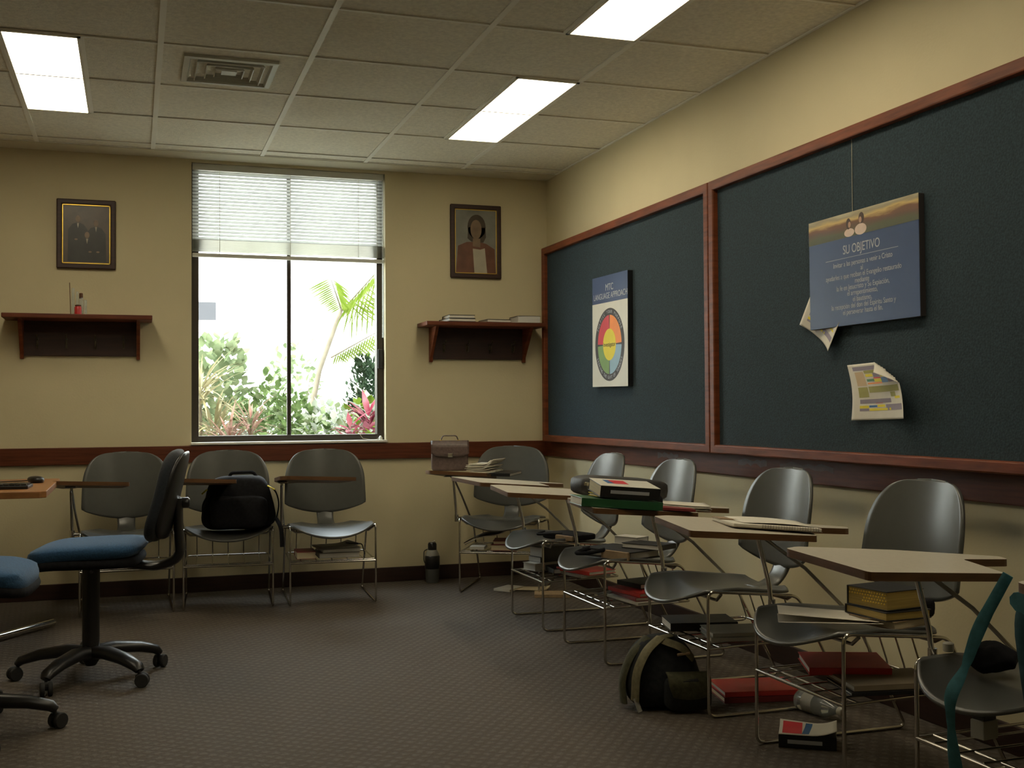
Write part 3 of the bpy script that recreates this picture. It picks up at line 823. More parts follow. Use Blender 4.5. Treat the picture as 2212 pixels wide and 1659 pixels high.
f = MB(); flat(f, [(-.01, -k+.004), (.075, -k+.004), (.06, -.04), (.03, -.05), (-.02, -.045)], -.0129, -.012); f.build('painted_shirt', M['tunic'], t)
f = MB(); flat(f, ell(.006, .095, .060, .078), -.0130, -.012); flat(f, [(-.05, .09), (-.055, .02), (-.03, .0), (.05, -.005), (.068, .03), (.064, .09)], -.0130, -.012); f.build('painted_hair', M['hair2'], t)
f = MB(); flat(f, ell(.002, .078, .037, .062), -.0133, -.012); flat(f, [(-.02, .02), (-.02, -.03), (.03, -.035), (.03, .02)], -.0131, -.012); f.build('painted_face', M['skind'], t)

# ================================================================== COAT-HOOK SHELVES
def coat_shelf(x0, x1, label):
    cx = (x0+x1)/2; h = (x1-x0)/2
    t = empty('wall_shelf', label, 'shelf', (cx, YB, 1.36), 0, 'wooden shelves with coat hooks')
    f = MB(); f.box(-h, h, -.25, 0, .215, .240); f.build('shelf_board', M['woodh'], t, bevel=.004)
    f = MB(); f.box(-h+.085, h-.075, -.020, 0, .018, .215); f.build('back_board', M['darkwood'], t, bevel=.003)
    for sx in (-h+.075, h-.085):
        f = MB()
        poly = [(0, 0), (-.026, 0), (-.030, .03), (-.185, .215), (0, .215)]
        vs = [(sx+dx, y, z) for dx in (0, .020) for y, z in poly]
        n = 5
        f.add(vs, [tuple(range(n-1, -1, -1)), tuple(range(n, 2*n))] + [(q, (q+1) % n, n+(q+1) % n, n+q) for q in range(n)])
        f.build('bracket', M['wood'], t, bevel=.002)
    for q in range(4):
        hx = -h+.165 + q*(2*h-.32)/3
        f = MB()
        f.box(hx-.006, hx+.006, -.024, -.020, .060, .118)
        f.tube(fillet([(hx, -.026, .075), (hx, -.05, .065), (hx, -.062, .085), (hx, -.060, .10)], .01), .004, 8)
        f.tube(fillet([(hx, -.026, .110), (hx, -.075, .118), (hx, -.085, .135)], .01), .004, 8)
        f.build('coat_hook', M['hook'], t, smooth=50)
    return t
coat_shelf(-3.235, -2.455, 'red brown hook shelf left of the window carrying small bottles')
coat_shelf(-.870, -.095, 'red brown hook shelf right of the window carrying four books')
SZ = 1.36+.240

# ================================================================== BOOKS
def book(x, y, z, L, W, H, cover, label, rz=0, pages='pages', group=None, spine='y-', name='book', tilt=(0, 0), ct=.0025, cat='book', extra=None):
    """L along local x, W along local y; the spine lies on the given side"""
    t = empty(name, label, cat, (x, y, z+.0004), 0, group, rot=(R(tilt[0]), R(tilt[1]), R(rz)))
    a, c = L/2, W/2
    f = MB()
    f.box(-a, a, -c, c, 0, ct); f.box(-a, a, -c, c, H-ct, H)
    if spine == 'y-': f.box(-a, a, -c, -c+ct, 0, H)
    elif spine == 'y+': f.box(-a, a, c-ct, c, 0, H)
    elif spine == 'x-': f.box(-a, -a+ct, -c, c, 0, H)
    elif spine == 'x+': f.box(a-ct, a, -c, c, 0, H)
    f.build('cover', M[cover], t, bevel=min(.0012, ct*.4))
    e = .004
    f = MB(); f.box(-a+e, a-e, -c+e if spine != 'y-' else -c+ct, c-e, ct, H-ct); f.build('pages', M[pages], t)
    return t

# right shelf books
GS = 'books on the right hook shelf'
book(-.650, 6.775, SZ, .175, .20, .020, 'blackbook', 'thin dark book at the bottom of the pair on the right shelf', 3, 'paper', GS, 'y+')
book(-.640, 6.780, SZ+.0212, .165, .185, .021, 'blackbook', 'dark book topping the pair on the right shelf', -2, 'paper', GS, 'y+')
book(-.405, 6.775, SZ, .160, .17, .019, 'blackbook', 'single thin dark book at the middle of the right shelf', 2, 'paper', GS, 'y+')
book(-.205, 6.775, SZ, .150, .185, .044, 'beigecover', 'thick pale paged book at the corner end of the right shelf', -1, 'wpages', GS, 'y+', ct=.0015)

# left shelf things
def vial(x, y, r, h, m, label, cap=None, z=SZ, name='glass_vial', group='vials on the left shelf'):
    t = empty(name, label, 'vial', (x, y, z+.0004), 0, group)
    f = MB(); f.lathe([(r*.9, 0), (r, .004), (r, h*.97), (r*.92, h)], 16); f.build('tube', M[m], t, smooth=50)
    if cap:
        f = MB(); f.lathe([(r*.7, h-.006), (r*.95, h), (r*.9, h+cap[1]), (r*.5, h+cap[1]+.002)], 14); f.build('stopper', M[cap[0]], t, smooth=50)
t = empty('red_bottle', 'small squat red bottle beside the glass vials on the left shelf', 'bottle', (-2.849, 6.74, SZ+.0004))
f = MB(); f.lathe([(.015, 0), (.019, .003), (.019, .040), (.014, .048)], 18); f.build('body', M['redpl'], t, smooth=50)
f = MB(); f.lathe([(.0145, .047), (.0165, .049), (.0165, .054), (.010, .056)], 16); f.build('cap', M['brownpl'], t, smooth=50)
vial(-2.876, 6.765, .008, .15, 'clearpl', 'tallest thin glass vial at the left of the group')
vial(-2.835, 6.785, .011, .100, 'clearpl', 'cork stoppered glass vial behind the red bottle', ('brownpl', .024))
vial(-2.812, 6.755, .008, .085, 'clearpl', 'short glass vial right of the red bottle')
vial(-2.856, 6.80, .007, .135, 'clearpl', 'slim glass vial behind the others')
def stick(x, y, h, label):
    f = MB(); f.tube([(x, y, SZ+.001), (x-.006, y, SZ+h)], .0022, 6)
    tag(f.build('thin_rod', M['brownpl']), label, 'rod')
stick(-2.890, 6.80, .185, 'thin dark rod leaning left of the glass vials')
f = MB(); f.grid(lambda u, v: (-3.06+.10*u, 6.70+.12*v, SZ+.0015+.006*math.sin(u*2.5)*v), 8, 6); tag(f.build('loose_paper', M['paper'], solid=.0008), 'small white paper lying on the left shelf near its end', 'paper')

# ================================================================== TABLET-ARM CHAIRS
def tz_(f_, r_): return .6865 + .094*f_ + .035*(r_-.1)
CHAIR = {}
def chair_meshes():
    # seat: saddle shell, front edge rolls down
    def seat(u, v):
        a = (u-.5)*2; q = v
        yf = -.092 + .088*abs(a)**2.6
        y = yf + (.360-yf)*q
        hw_ = .228*(1-.10*max(0, (q-.75)/.25)**2)
        if q < .16: hw_ *= (1-((.16-q)/.16)**2.2*.05)
        if q > .86: hw_ *= (1-((q-.86)/.14)**2.2*.32)
        x = a*hw_
        z_ = .415 + .034*abs(a)**2.2*(1-.55*q) - .022*q
        if q < .34: z_ -= .042*((.34-q)/.34)**1.15*(1-.60*a*a)
        if q > .8: z_ += .010*((q-.8)/.2)**2
        return (x, y, z_)
    b = MB(); b.grid(seat, 32, 32); CHAIR['seat'] = (b, M['seatpl'], dict(smooth=180, solid=.010))
    # neck joining seat and backrest
    def neck(u, v):
        a = (u-.5)*2; w_ = .058-.012*math.sin(v*PI)
        P = [Vector((0, .30, .400)), Vector((0, .40, .395)), Vector((0, .435, .44)), Vector((0, .455, .56))]
        t_ = v; c = P[0]*(1-t_)**3+P[1]*3*t_*(1-t_)**2+P[2]*3*t_*t_*(1-t_)+P[3]*t_**3
        return (a*w_, c.y, c.z-.004*abs(a))
    b = MB(); b.grid(neck, 8, 14); CHAIR['neck'] = (b, M['plastic'], dict(smooth=180, solid=.012))
    def back(u, v):
        a = (u-.5)*2
        zb = .466 + .046*abs(a)**2
        s_ = 1-(1-v)**1.7
        zt = .832
        w0 = .233 - .010*s_
        z_ = zb + (zt-zb)*s_
        top = (z_-.66)/(zt-.66)
        if top > 0: w0 *= max(.0, (1-top**1.9))**(1/4.3)
        if s_ < .06: w0 *= (1-.10*((.06-s_)/.06)**2)
        x = a*w0
        y = .430 + .055*((z_-.46)/.37)**1.2 - .050*(x/.228)**2
        return (x, y, z_)
    b = MB(); b.grid(back, 24, 40); CHAIR['back'] = (b, M['plastic'], dict(smooth=180, solid=.011))
    for sg, nm in ((-1, 'legR'), (1, 'legL')):
        x = .232*sg
        b = MB()
        path = [(x, .36, .400), (x, .0, .433), (x, -.002, .0065), (x, .555, .0065), (x, .352, .398)]
        b.tube(fillet([(x, .20, .414)] + [path[1], path[2], path[3], path[4]] + [(x, .20, .4145)], .03, 6), .0058, 8)
        CHAIR[nm] = (b, M['chrome'], dict(smooth=60))
    for y, z_, kk in ((.05, .400, 'cross'), (.33, .388, 'cross2')):
        b = MB(); b.tube([(-.232, y, z_+.020 if y < .1 else z_+.012), (-.20, y, z_-.004), (.20, y, z_-.004), (.232, y, z_+.020 if y < .1 else z_+.012)], .0055, 8)
        CHAIR[kk] = (b, M['chromedk'], dict(smooth=60))
    b = MB()
    b.tube([(-.232, -.001, .235), (.232, -.001, .235)], .0062, 8)
    b.tube([(-.232, .048, .237), (.232, .048, .237)], .0050, 8)
    b.tube(fillet([(-.232, .0, .2365), (-.225, .40, .245), (.225, .40, .245), (.232, .0, .2365)], .03), .0042, 8)
    for i in range(5):
        x = -.17+.085*i
        b.tube(fillet([(x, .335, .388), (x, .385, .243), (x, .0, .240)], .028), .0030, 6)
    CHAIR['rack'] = (b, M['chrome'], dict(smooth=60))
    # tablet: local x = -r, y = -f
    A = [(.335, .275), (.355, -.070), (-.09, .020), (-.165, .25), (-.360, .305), (-.385, .362), (-.05, .372), (.27, .325)]
    poly = [(-r_, -f_) for f_, r_ in A]
    # soften corners
    P = []
    n = len(poly)
    for i in range(n):
        p0, p1, p2 = Vector((*poly[i-1], 0)), Vector((*poly[i], 0)), Vector((*poly[(i+1) % n], 0))
        d0 = (p0-p1); d1 = (p2-p1); d = .016
        a_, c_ = p1+d0.normalized()*d, p1+d1.normalized()*d
        for k in range(4):
            t_ = k/3; q = a_*(1-t_)**2+p1*2*t_*(1-t_)+c_*t_*t_; P.append((q.x, q.y))
    ar = sum(P[i][0]*P[(i+1) % len(P)][1]-P[(i+1) % len(P)][0]*P[i][1] for i in range(len(P)))
    if ar < 0: P = P[::-1]
    b = MB(); b.prism(P, -.019, 0, 0, 1, zf=lambda x, y: tz_(-y, -x)); CHAIR['tablet'] = (b, [M['edge'], M['laminate']], dict())
    # pole of the tablet, clamp on the right side rail, diagonal brace
    b = MB()
    zt = tz_(.05, .27)-.021
    b.tube(fillet([(-.27, .08, .415), (-.272, .07, .50), (-.275, .03, zt-.02), (-.275, -.03, zt)], .02), .0075, 10)
    b.tube([(-.232, .08, .424), (-.27, .08, .424)], .009, 10)
    b.tube([(-.27, .08, .405), (-.27, .08, .445)], .012, 12)
    CHAIR['pole'] = (b, M['chrome'], dict(smooth=50))
    b = MB(); b.tube([(-.272, .03, zt-.015), (-.262, .20, .54), (-.240, .345, .395)], .0060, 8); CHAIR['brace'] = (b, M['chromedk'], dict(smooth=60))
    b = MB(); b.box(-.30, -.25, -.10, .06, -.0045, -.001, T=Matrix.Translation((0, 0, zt+.004))); CHAIR['plate'] = (b, M['chromedk'], dict())
chair_meshes()
built = {}
def tablet_chair(x, y, rz, label, tab=None):
    t = empty('tablet_arm_chair', label, 'chair', (x, y, 0), R(rz), 'grey tablet arm chairs')
    for key, nm in (('seat', 'seat'), ('neck', 'seat_neck'), ('back', 'backrest'), ('legR', 'sled_leg'), ('legL', 'sled_leg'), ('cross', 'seat_crossbar'), ('cross2', 'seat_crossbar'), ('rack', 'book_rack'), ('pole', 'tablet_post'), ('brace', 'tablet_brace'), ('plate', 'tablet_bracket'), ('tablet', 'writing_tablet')):
        if key not in built:
            b_, m_, kw = CHAIR[key]
            o = b_.build(nm, m_, t, **kw); built[key] = o
        else:
            o = built[key].copy(); COL.objects.link(o); o.parent = t
        if key == 'tablet' and tab:
            o.matrix_local = Matrix.Translation((-tab[1], -tab[0], 0)) @ Matrix.Rotation(-tab[2], 4, 'Z')
    return t
tablet_chair(-2.585, 6.25, 1, 'grey tablet arm chair on the window wall, behind the dark backed task chair', (0, .02, .12))
tablet_chair(-2.072, 6.245, -4, 'grey tablet arm chair on the window wall holding the black backpack', (0, .0, .09))
tablet_chair(-1.520, 6.195, -3, 'grey tablet arm chair under the right window pane, empty seat, papers on its rack', (0, -.053, .12))
tablet_chair(-.562, 6.225, -29, 'grey tablet arm chair turned across the corner, briefcase on its tablet')
tablet_chair(-.705, 5.325, -90, 'grey tablet arm chair first along the right wall, bare tablet', (-.046, -.021, -.213))
tablet_chair(-.710, 4.565, -90, 'grey tablet arm chair second along the right wall, binder on its seat', (.008, -.005, .023))
tablet_chair(-.690, 3.715, -90, 'grey tablet arm chair behind the olive backpack, textbooks on its tablet', (-.017, .017, .036))
tablet_chair(-.690, 2.935, -90, 'grey tablet arm chair with gilt edged books on its seat', (.008, .001, .084))
tablet_chair(-.700, 2.150, -90, 'grey tablet arm chair hung with the teal bag, bare tablet in front', (.033, -.041, -.017))
tablet_chair(-.650, 1.430, -90, 'grey tablet arm chair nearest the viewer, mostly beyond the right edge')

# helper: a point in a chair's own frame -> world (f forward of the front legs, r to the sitter's right)
def CP(x, y, rz, f_, r_):
    a = R(rz); lx, ly_ = -r_, -f_
    return x+lx*math.cos(a)-ly_*math.sin(a), y+lx*math.sin(a)+ly_*math.cos(a)
RK = .2485      # top of the rack wires

# ---------------------------------------------------------------- bags
def wob(seed, amp, fr=6):
    def fn(q):
        n_ = noise.noise_vector(q*fr+Vector((seed, seed, 0)))
        return q + n_*amp
    return fn
# black backpack on the second chair
t = empty('black_backpack', 'black backpack with yellow tabs slumped on a chair under the window', 'backpack', (-2.015, 6.30, .420), R(-4))
def bpk(q):
    q = Vector(q); s_ = (q.z+.145)/.29
    q.x *= 1.08-.30*s_; q.y *= 1.0-.25*s_
    return wob(3, .012)(q)
f = MB(); f.blob((0, .02, .146), (.195, .12, .145), (.45, .55), 36, 24, fn=bpk); f.build('body', M['blackcloth'], t, smooth=180)
def bpk2(q): return wob(8, .008)(q)
f = MB(); f.blob((0, -.085, .10), (.15, .05, .085), (.4, .5), 28, 16, fn=bpk2); f.build('front_pocket', M['blackcloth'], t, smooth=180)
f = MB(); f.tube(fillet([(-.05, .03, .275), (-.04, .02, .305), (.08, .02, .308), (.10, .03, .27)], .02), .009, 8); f.build('carry_handle', M['blackcloth'], t, smooth=60)
for pts, nm in (([(.10, -.02, .26), (.19, -.05, .22), (.215, -.03, .14), (.20, .0, .05)], 'shoulder_strap'), ([(-.12, -.05, .24), (-.19, -.07, .15), (-.185, -.04, .05)], 'shoulder_strap'), ([(.195, -.04, .06), (.222, -.10, .01), (.225, -.115, -.09)], 'hanging_strap')):
    f = MB(); f.tube(fillet(pts, .04), .013, 8, flat=(.3, 1)); f.build(nm, M['blackcloth'], t, smooth=60)
for (p, q) in (((.150, -.085, .238), (.186, -.10, .218)), ((-.165, -.06, .222), (-.190, -.07, .200))):
    f = MB(); f.tube([p, q], .009, 8, flat=(.4, 1)); o = f.build('pull_tab', M['yellow'], t, smooth=60); o['label'] = 'yellow pull tab'

# briefcase on the corner chair's tablet
tx, ty = CP(-.562, 6.225, -29, .12, .21)
zt_ = .708
t = empty('briefcase', 'small brown leather briefcase standing on the corner chair tablet', 'briefcase', (-.830, 6.31, zt_), R(-12))
def brief(q):
    q = Vector(q); s_ = (q.z+.085)/.17
    q.y *= 1.05-.35*s_; return q
f = MB(); f.blob((0, 0, .086), (.105, .05, .0845), (.16, .16), 32, 16, fn=brief); f.build('body', M['brownleather'], t, smooth=50)
def flap(u, v):
    x = (u-.5)*.216
    prof = [(.036, .150), (.028, .172), (-.028, .174), (-.052, .150), (-.058, .085)]
    p_ = v*4; i_ = min(3, int(p_)); fr_ = p_-i_
    y_ = prof[i_][0]*(1-fr_)+prof[i_+1][0]*fr_; z_ = prof[i_][1]*(1-fr_)+prof[i_+1][1]*fr_
    if v > .85: z_ += .018*abs((u-.5)*2)**5*(v-.85)/.15
    return (x, y_, z_)
f = MB(); f.grid(flap, 16, 16); f.build('flap', M['brownleather'], t, smooth=60, solid=.004)
f = MB(); f.tube(fillet([(-.05, 0, .174), (-.04, -.002, .203), (.04, -.002, .203), (.05, 0, .174)], .025, 7), .006, 8, flat=(.6, 1)); f.build('handle', M['brownleather'], t, smooth=60)
f = MB(); f.box(-.014, .014, -.066, -.056, .082, .104); f.build('clasp', M['chrome'], t, bevel=.002)
for sx in (-.05, .05):
    f = MB(); f.lathe([(.009, 0), (.009, .004), (.004, .006)], 10, c=(sx, 0, .173)); f.build('handle_ring', M['goldlip'], t)
# papers beside the briefcase
def papers(x, y, z, n, L, W, label, seed, rz=0, m='paper', group=None, thick=.0012, curl=.01, name='paper_stack', tiltx=0, tilty=0):
    random.seed(seed)
    t = empty(name, label, 'papers', (x, y, z+.0005), 0, group, rot=(R(tiltx), R(tilty), R(rz)))
    for k in range(n):
        f = MB(); a = R(random.uniform(-8, 8)); dx = random.uniform(-.012, .012); dy = random.uniform(-.012, .012); z0 = k*thick*1.3 + .0006
        c_ = random.uniform(.3, 1)*curl
        def s_(u, v):
            px, py = (u-.5)*L, (v-.5)*W
            return (px*math.cos(a)-py*math.sin(a)+dx, px*math.sin(a)+py*math.cos(a)+dy, z0 + c_*(max(0, u-.6)/.4)**2*(k+1)/n)
        f.grid(s_, 8, 6); f.build('sheet', M[m], t, smooth=60, solid=thick*.8)
    return t
papers(-.640, 6.23, .697, 9, .15, .20, 'loose white papers spread beside the briefcase', 5, -35, curl=.035, thick=.005)
book(-.555, 6.12, .688, .13, .19, .018, 'blackbook', 'dark book under the loose papers beside the briefcase', -40, 'wpages', spine='y-', tilt=(2, 0))

# third chair's rack
g3 = 'papers and books on the rack under the right window pane'
book(-1.655, 6.33, RK, .105, .17, .040, 'maroon', 'thick cream paged book at the left of the rack under the window chair', -3, 'pages', g3, 'y+')
book(-1.475, 6.34, RK, .225, .20, .028, 'greycover', 'grey ring binder at the bottom of the rack pile under the window chair', -2, 'wpages', g3, 'y+')
book(-1.470, 6.34, RK+.029, .215, .19, .020, 'greycover', 'grey pad in the middle of the rack pile under the window chair', 4, 'wpages', g3, 'y+')
papers(-1.49, 6.33, RK+.0505, 4, .22, .18, 'curling papers on top of the rack pile under the window chair', 6, 6, m='greycover', curl=.02, thick=.002, group=g3)
f = MB(); f.tube(fillet([(-1.44, 6.27, RK+.078), (-1.35, 6.26, RK+.070), (-1.335, 6.255, RK+.01)], .01), .005, 6, flat=(.6, 1.2)); tag(f.build('binder_strap', M['blackcloth'], smooth=60), 'black strap draped over the rack papers under the window chair', 'strap', g3)

# corner chair's rack
def K4(f_, r_): return CP(-.562, 6.225, -29, f_, r_)
g4 = 'things on the corner chair rack'
x, y = K4(-.10, .14); book(x, y, RK, .085, .15, .018, 'whitecover', 'small white booklet at the left of the corner chair rack', -25, 'wpages', g4)
x, y = K4(-.085, -.02); book(x, y, RK, .14, .18, .034, 'maroon', 'lower cream paged book on the corner chair rack', -28, 'pages', g4, 'y+')
x, y = K4(-.085, -.02); book(x, y, RK+.035, .13, .17, .020, 'maroon', 'upper cream paged book on the corner chair rack', -22, 'pages', g4, 'y+')
x, y = K4(-.20, .10); t = empty('open_folder', 'black folder lying open and sloping on the corner chair rack', 'folder', (x, y, RK), R(-29), g4)
f = MB(); f.grid(lambda u, v: (-.13+.30*u, -.10+.20*v, .028+.11*u+.012*math.sin(u*PI*2)), 14, 8); f.build('cover', M['blackbook'], t, smooth=180, solid=.004)
f = MB(); f.grid(lambda u, v: (-.125+.28*u, -.095+.19*v, .018+.105*u+.012*math.sin(u*PI*2)), 14, 8); f.build('pages', M['paper'], t, smooth=180, solid=.006)

# first right-wall chair (5.325)
g5 = 'books on the rack of the first right wall chair'
book(-.575, 5.455, RK, .19, .095, .036, 'whitecover', 'white paged book at the bottom of the pile on the first wall chair rack', 22, 'wpages', g5, 'y-', ct=.001)
book(-.530, 5.475, RK+.037, .20, .105, .026, 'blackbook', 'middle black book of the pile on the first wall chair rack', 18, 'wpages', g5, 'y-', ct=.001)
book(-.520, 5.470, RK+.064, .21, .110, .048, 'blackbook', 'thick black book topping the pile on the first wall chair rack', 20, 'wpages', g5, 'y-', ct=.001)
book(-.52, 5.34, RK, .20, .13, .024, 'blackbook', 'flat black book in the middle of the first wall chair rack', -95, 'wpages', g5, 'y-')
book(-.46, 5.19, RK, .24, .17, .014, 'greycover', 'grey notebook under the red one on the first wall chair rack', -80, 'wpages', g5, 'y-')
book(-.45, 5.18, RK+.015, .25, .17, .018, 'red', 'red notebook on the rack of the first wall chair', -72, 'wpages', g5, 'y-')
# organiser on its seat
t = empty('leather_organiser', 'black strapped organiser with tan edge on the first wall chair seat', 'organiser', (-.53, 5.20, .424), R(-70))
f = MB(); f.blob((0, 0, .016), (.12, .085, .016), (.3, .3), 24, 10); f.build('body', M['blackcloth'], t, smooth=50)
f = MB(); f.box(.0, .125, -.09, -.078, .004, .028); f.build('edge_strip', M['tan'], t, bevel=.003)
f = MB(); f.tube(fillet([(-.11, -.06, .03), (-.13, -.10, .02), (-.02, -.115, .03), (.02, -.06, .03)], .03), .007, 8); f.build('strap', M['blackcloth'], t, smooth=60)
# papers on the floor in the corner
papers(-.33, 6.33, 0, 3, .20, .13, 'scattered yellowish sheets on the floor beneath the corner chair', 11, -30, m='pages', curl=.02, thick=.002)
book(-.30, 6.06, 0, .20, .14, .018, 'tan', 'tan covered book on the floor beneath the corner chair', -20, 'pages')
book(-.46, 6.36, 0, .11, .16, .014, 'whitecover', 'thin pale booklet on the floor left of the scattered sheets', -50, 'pages')

# second right-wall chair (4.565)
g6 = 'things on the seat of the second right wall chair'
t = empty('binder', 'black strapped binder with tan spine on the second wall chair seat', 'binder', (-.56, 4.50, .426), R(-68), g6)
f = MB(); f.box(-.14, .14, -.10, .10, 0, .006); f.box(-.14, .14, -.10, .10, .030, .036); f.build('cover', M['blackbook'], t, bevel=.002)
f = MB(); f.box(-.13, .13, -.08, .09, .006, .030); f.build('pages', M['wpages'], t)
f = MB(); f.box(-.02, .14, -.106, -.094, 0, .036); f.build('spine', M['tan'], t, bevel=.003)
f = MB(); f.tube(fillet([(-.10, -.09, .034), (-.14, -.15, .012), (-.05, -.16, .02), (.0, -.10, .036)], .03), .009, 8); f.build('strap', M['blackcloth'], t, smooth=60)
book(-.47, 4.60, .464, .13, .085, .034, 'whitecover', 'white paged block standing on the binder of the second wall chair', -62, 'wpages', g6, 'y+', ct=.001)
book(-.46, 4.44, .463, .20, .12, .022, 'blackbook', 'black pad with white pages on the second wall chair seat', -58, 'wpages', g6, 'x+')
gk6 = 'books on the rack of the second right wall chair'
book(-.50, 4.42, RK, .26, .20, .012, 'whitecover', 'white notebook lowest on the second wall chair rack', -84, 'wpages', gk6, 'y-')
book(-.49, 4.43, RK+.013, .25, .19, .016, 'maroon', 'dark red notebook in the second wall chair rack pile', -90, 'wpages', gk6, 'y-')
book(-.50, 4.43, RK+.030, .24, .185, .016, 'red', 'red notebook in the second wall chair rack pile', -80, 'wpages', gk6, 'y-')
book(-.44, 4.50, RK+.047, .17, .20, .020, 'blackbook', 'black book on top of the second wall chair rack pile', -78, 'wpages', gk6, 'y-')
f = MB(); f.tube([(-.66, 4.55, RK+.008), (-.56, 4.60, RK+.014)], .010, 8, flat=(.5, 1)); tag(f.build('white_strap', M['whitecover'], smooth=50), 'short white strap end on the second wall chair rack', 'strap')

# tablet of the chair at 3.715: laptop bag, books, notebook
def K7(f_, r_): return CP(-.690, 3.715, -90, f_, r_)
zt7 = lambda f_, r_: tz_(f_, r_)+.002
TILT7 = -5.0
x, y = K7(.05, .33); 
t = empty('laptop_bag', 'padded black laptop bag lying behind the textbooks on a tablet', 'bag', (x-.03, y+.01, .712), 0, rot=(R(0), R(5), R(2)))
f = MB(); f.blob((0, 0, .042), (.185, .085, .042), (.45, .35), 32, 12, fn=wob(5, .004, 9)); f.build('body', M['bagblack'], t, smooth=180)
f = MB(); f.tube(fillet([(-.17, -.05, .052), (-.05, -.072, .060), (.12, -.066, .056)], .05), .004, 6); f.build('zip', M['chromedk'], t, smooth=60)
f = MB(); f.lathe([(.004, 0), (.014, .004), (.014, .016), (.006, .022)], 12, c=(-.165, -.062, .040)); f.build('buckle', M['chrome'], t, smooth=50)
def tiltbook(x, y, z, *a, **k): return book(x, y, z, *a, **k)
g7 = 'textbooks on the cluttered tablet'
book(-.905, 3.775, .7065, .30, .175, .030, 'green', 'large dark green textbook under the white one on the cluttered tablet', -7, 'paper', g7, 'y-', tilt=(0, 4.6))
book(-.94, 3.80, .7415, .06, .13, .012, 'yellow', 'small yellow white booklet peeping from under the white textbook', 4, 'paper', g7, 'y-', tilt=(0, 4.6))
t = book(-.875, 3.770, .748, .225, .15, .042, 'blackbook', 'thick paperback with white cover and black spine on the green textbook', -5, 'pages', g7, 'y-', tilt=(7, 4.6))
f = MB(); f.box(-.1115, .1115, -.073, .075, .042, .0428); f.build('front_panel', M['whitecover'], t)
f = MB(); f.box(-.050, .010, -.020, .050, .0428, .0432); f.build('cover_picture', M['redink'], t)
f = MB(); f.box(-.070, -.045, -.020, .050, .0428, .0432); f.build('cover_band', M['midblue'], t)
f = MB(); f.box(-.075, .070, -.0758, -.075, .016, .028); f.build('spine_lettering', M['greytext'], t)
t = empty('glasses_pouch', 'small black pouch sitting between the textbooks and open papers', 'pouch', (-.705, 3.87, .689), R(20))
f = MB(); f.blob((0, 0, .024), (.036, .024, .024), (.7, .7), 20, 12, fn=wob(2, .004, 20)); f.build('body', M['blackcloth'], t, smooth=180)
f = MB(); f.tube(fillet([(-.02, 0, .03), (-.015, -.01, .056), (.012, -.01, .05), (.02, 0, .03)], .01), .005, 8, flat=(.5, 1)); f.build('flap', M['black'], t, smooth=60)
papers(-.60, 3.90, .682, 7, .22, .19, 'sheaf of white papers at the end of the cluttered tablet', 12, -14, curl=.006, thick=.0022, tilty=4.6)
book(-.685, 3.775, .688, .16, .10, .010, 'maroon', 'thin dark red notebook under the papers on the cluttered tablet', -8, 'paper', g7, 'y-', tilt=(0, 4.6))

# tablet of the chair at 2.935: spiral notebook
t = empty('spiral_notebook', 'open spiral notebook with loose page on the tablet before the gilt books', 'notebook', (-.690, 3.085, .694), 0, rot=(0, R(4.8), R(-9)))
f = MB(); f.box(-.15, .13, -.095, .095, 0, .010); f.build('pages', M['paper'], t, bevel=.002)
f = MB(); f.box(-.152, .132, -.097, .097, -.0015, 0); f.build('back_cover', M['beigecover'], t)
f = MB()
for k in range(22):
    xx = -.06+k*.0085
    f.tube([(xx+.002*math.cos(a_), -.097+.006*math.cos(a_), .005+.0065*math.sin(a_)) for a_ in [2*PI*q/10 for q in range(10)]], .0008, 5, closed=True)
f.build('spiral_wire', M['chromedk'], t, smooth=60)
f = MB(); f.grid(lambda u, v: (-.11+.24*u, -.07+.17*v, .0112+.004*math.sin(u*PI)+.004*v*v), 10, 6); f.build('loose_page', M['paper'], t, smooth=180, solid=.0006)
f = MB(); f.box(-.152, -.02, .02, .097, .0102, .0135); f.build('yellow_pad', M['tan'], t)

# second olive: on the floor near chair 3.715
book(-.375, 3.71, .0, .30, .20, .020, 'maroon', 'dark red book under the bright one on the floor by the olive backpack', -12, 'pages', 'red books on the floor', 'y-')
book(-.375, 3.715, .021, .29, .20, .018, 'red', 'bright red notebook on the floor by the olive backpack', -12, 'wpages', 'red books on the floor', 'y-')
gk7 = 'books on the rack behind the olive backpack'
book(-.56, 3.80, RK, .25, .17, .030, 'blackbook', 'black covered book with white pages on the rack behind the olive backpack', -14, 'wpages', gk7, 'y-')
book(-.50, 3.585, RK, .27, .17, .014, 'greycover', 'lower pale grey notebook on the rack behind the olive backpack', -14, 'wpages', gk7, 'y-')
book(-.50, 3.59, RK+.015, .26, .165, .013, 'greycover', 'upper pale grey notebook on the rack behind the olive backpack', -12, 'wpages', gk7, 'y-')

# olive backpack
t = empty('olive_backpack', 'olive and charcoal canvas backpack slouched on the carpet by the right chairs', 'backpack', (-.755, 3.70, .0), R(-14))
def obp(q):
    q = Vector(q); s_ = (q.z+.125)/.25
    q.x = q.x*(1.05-.38*s_*s_) - .015*s_; q.y *= 1.05-.4*s_
    return wob(11, .012, 5)(q)
f = MB(); f.blob((0, 0, .128), (.140, .10, .125), (.6, .65), 36, 24, fn=obp); f.build('body', M['slate'], t, smooth=180)
def pan(q): return wob(17, .008, 7)(q)
f = MB(); f.blob((.065, -.085, .065), (.085, .05, .060), (.45, .5), 26, 14, fn=pan); f.build('front_pocket', M['slate'], t, smooth=180)
def fl(u, v):
    a_ = (u-.5)*2
    return (.065+a_*.075*(1-.35*max(0, v-.5)**2*4*.6), -.085-.052*math.sin(min(1, v*1.3)*PI/2), .135-.075*v*v+.008*(1-a_*a_)*(-1 if v > .8 else 0))
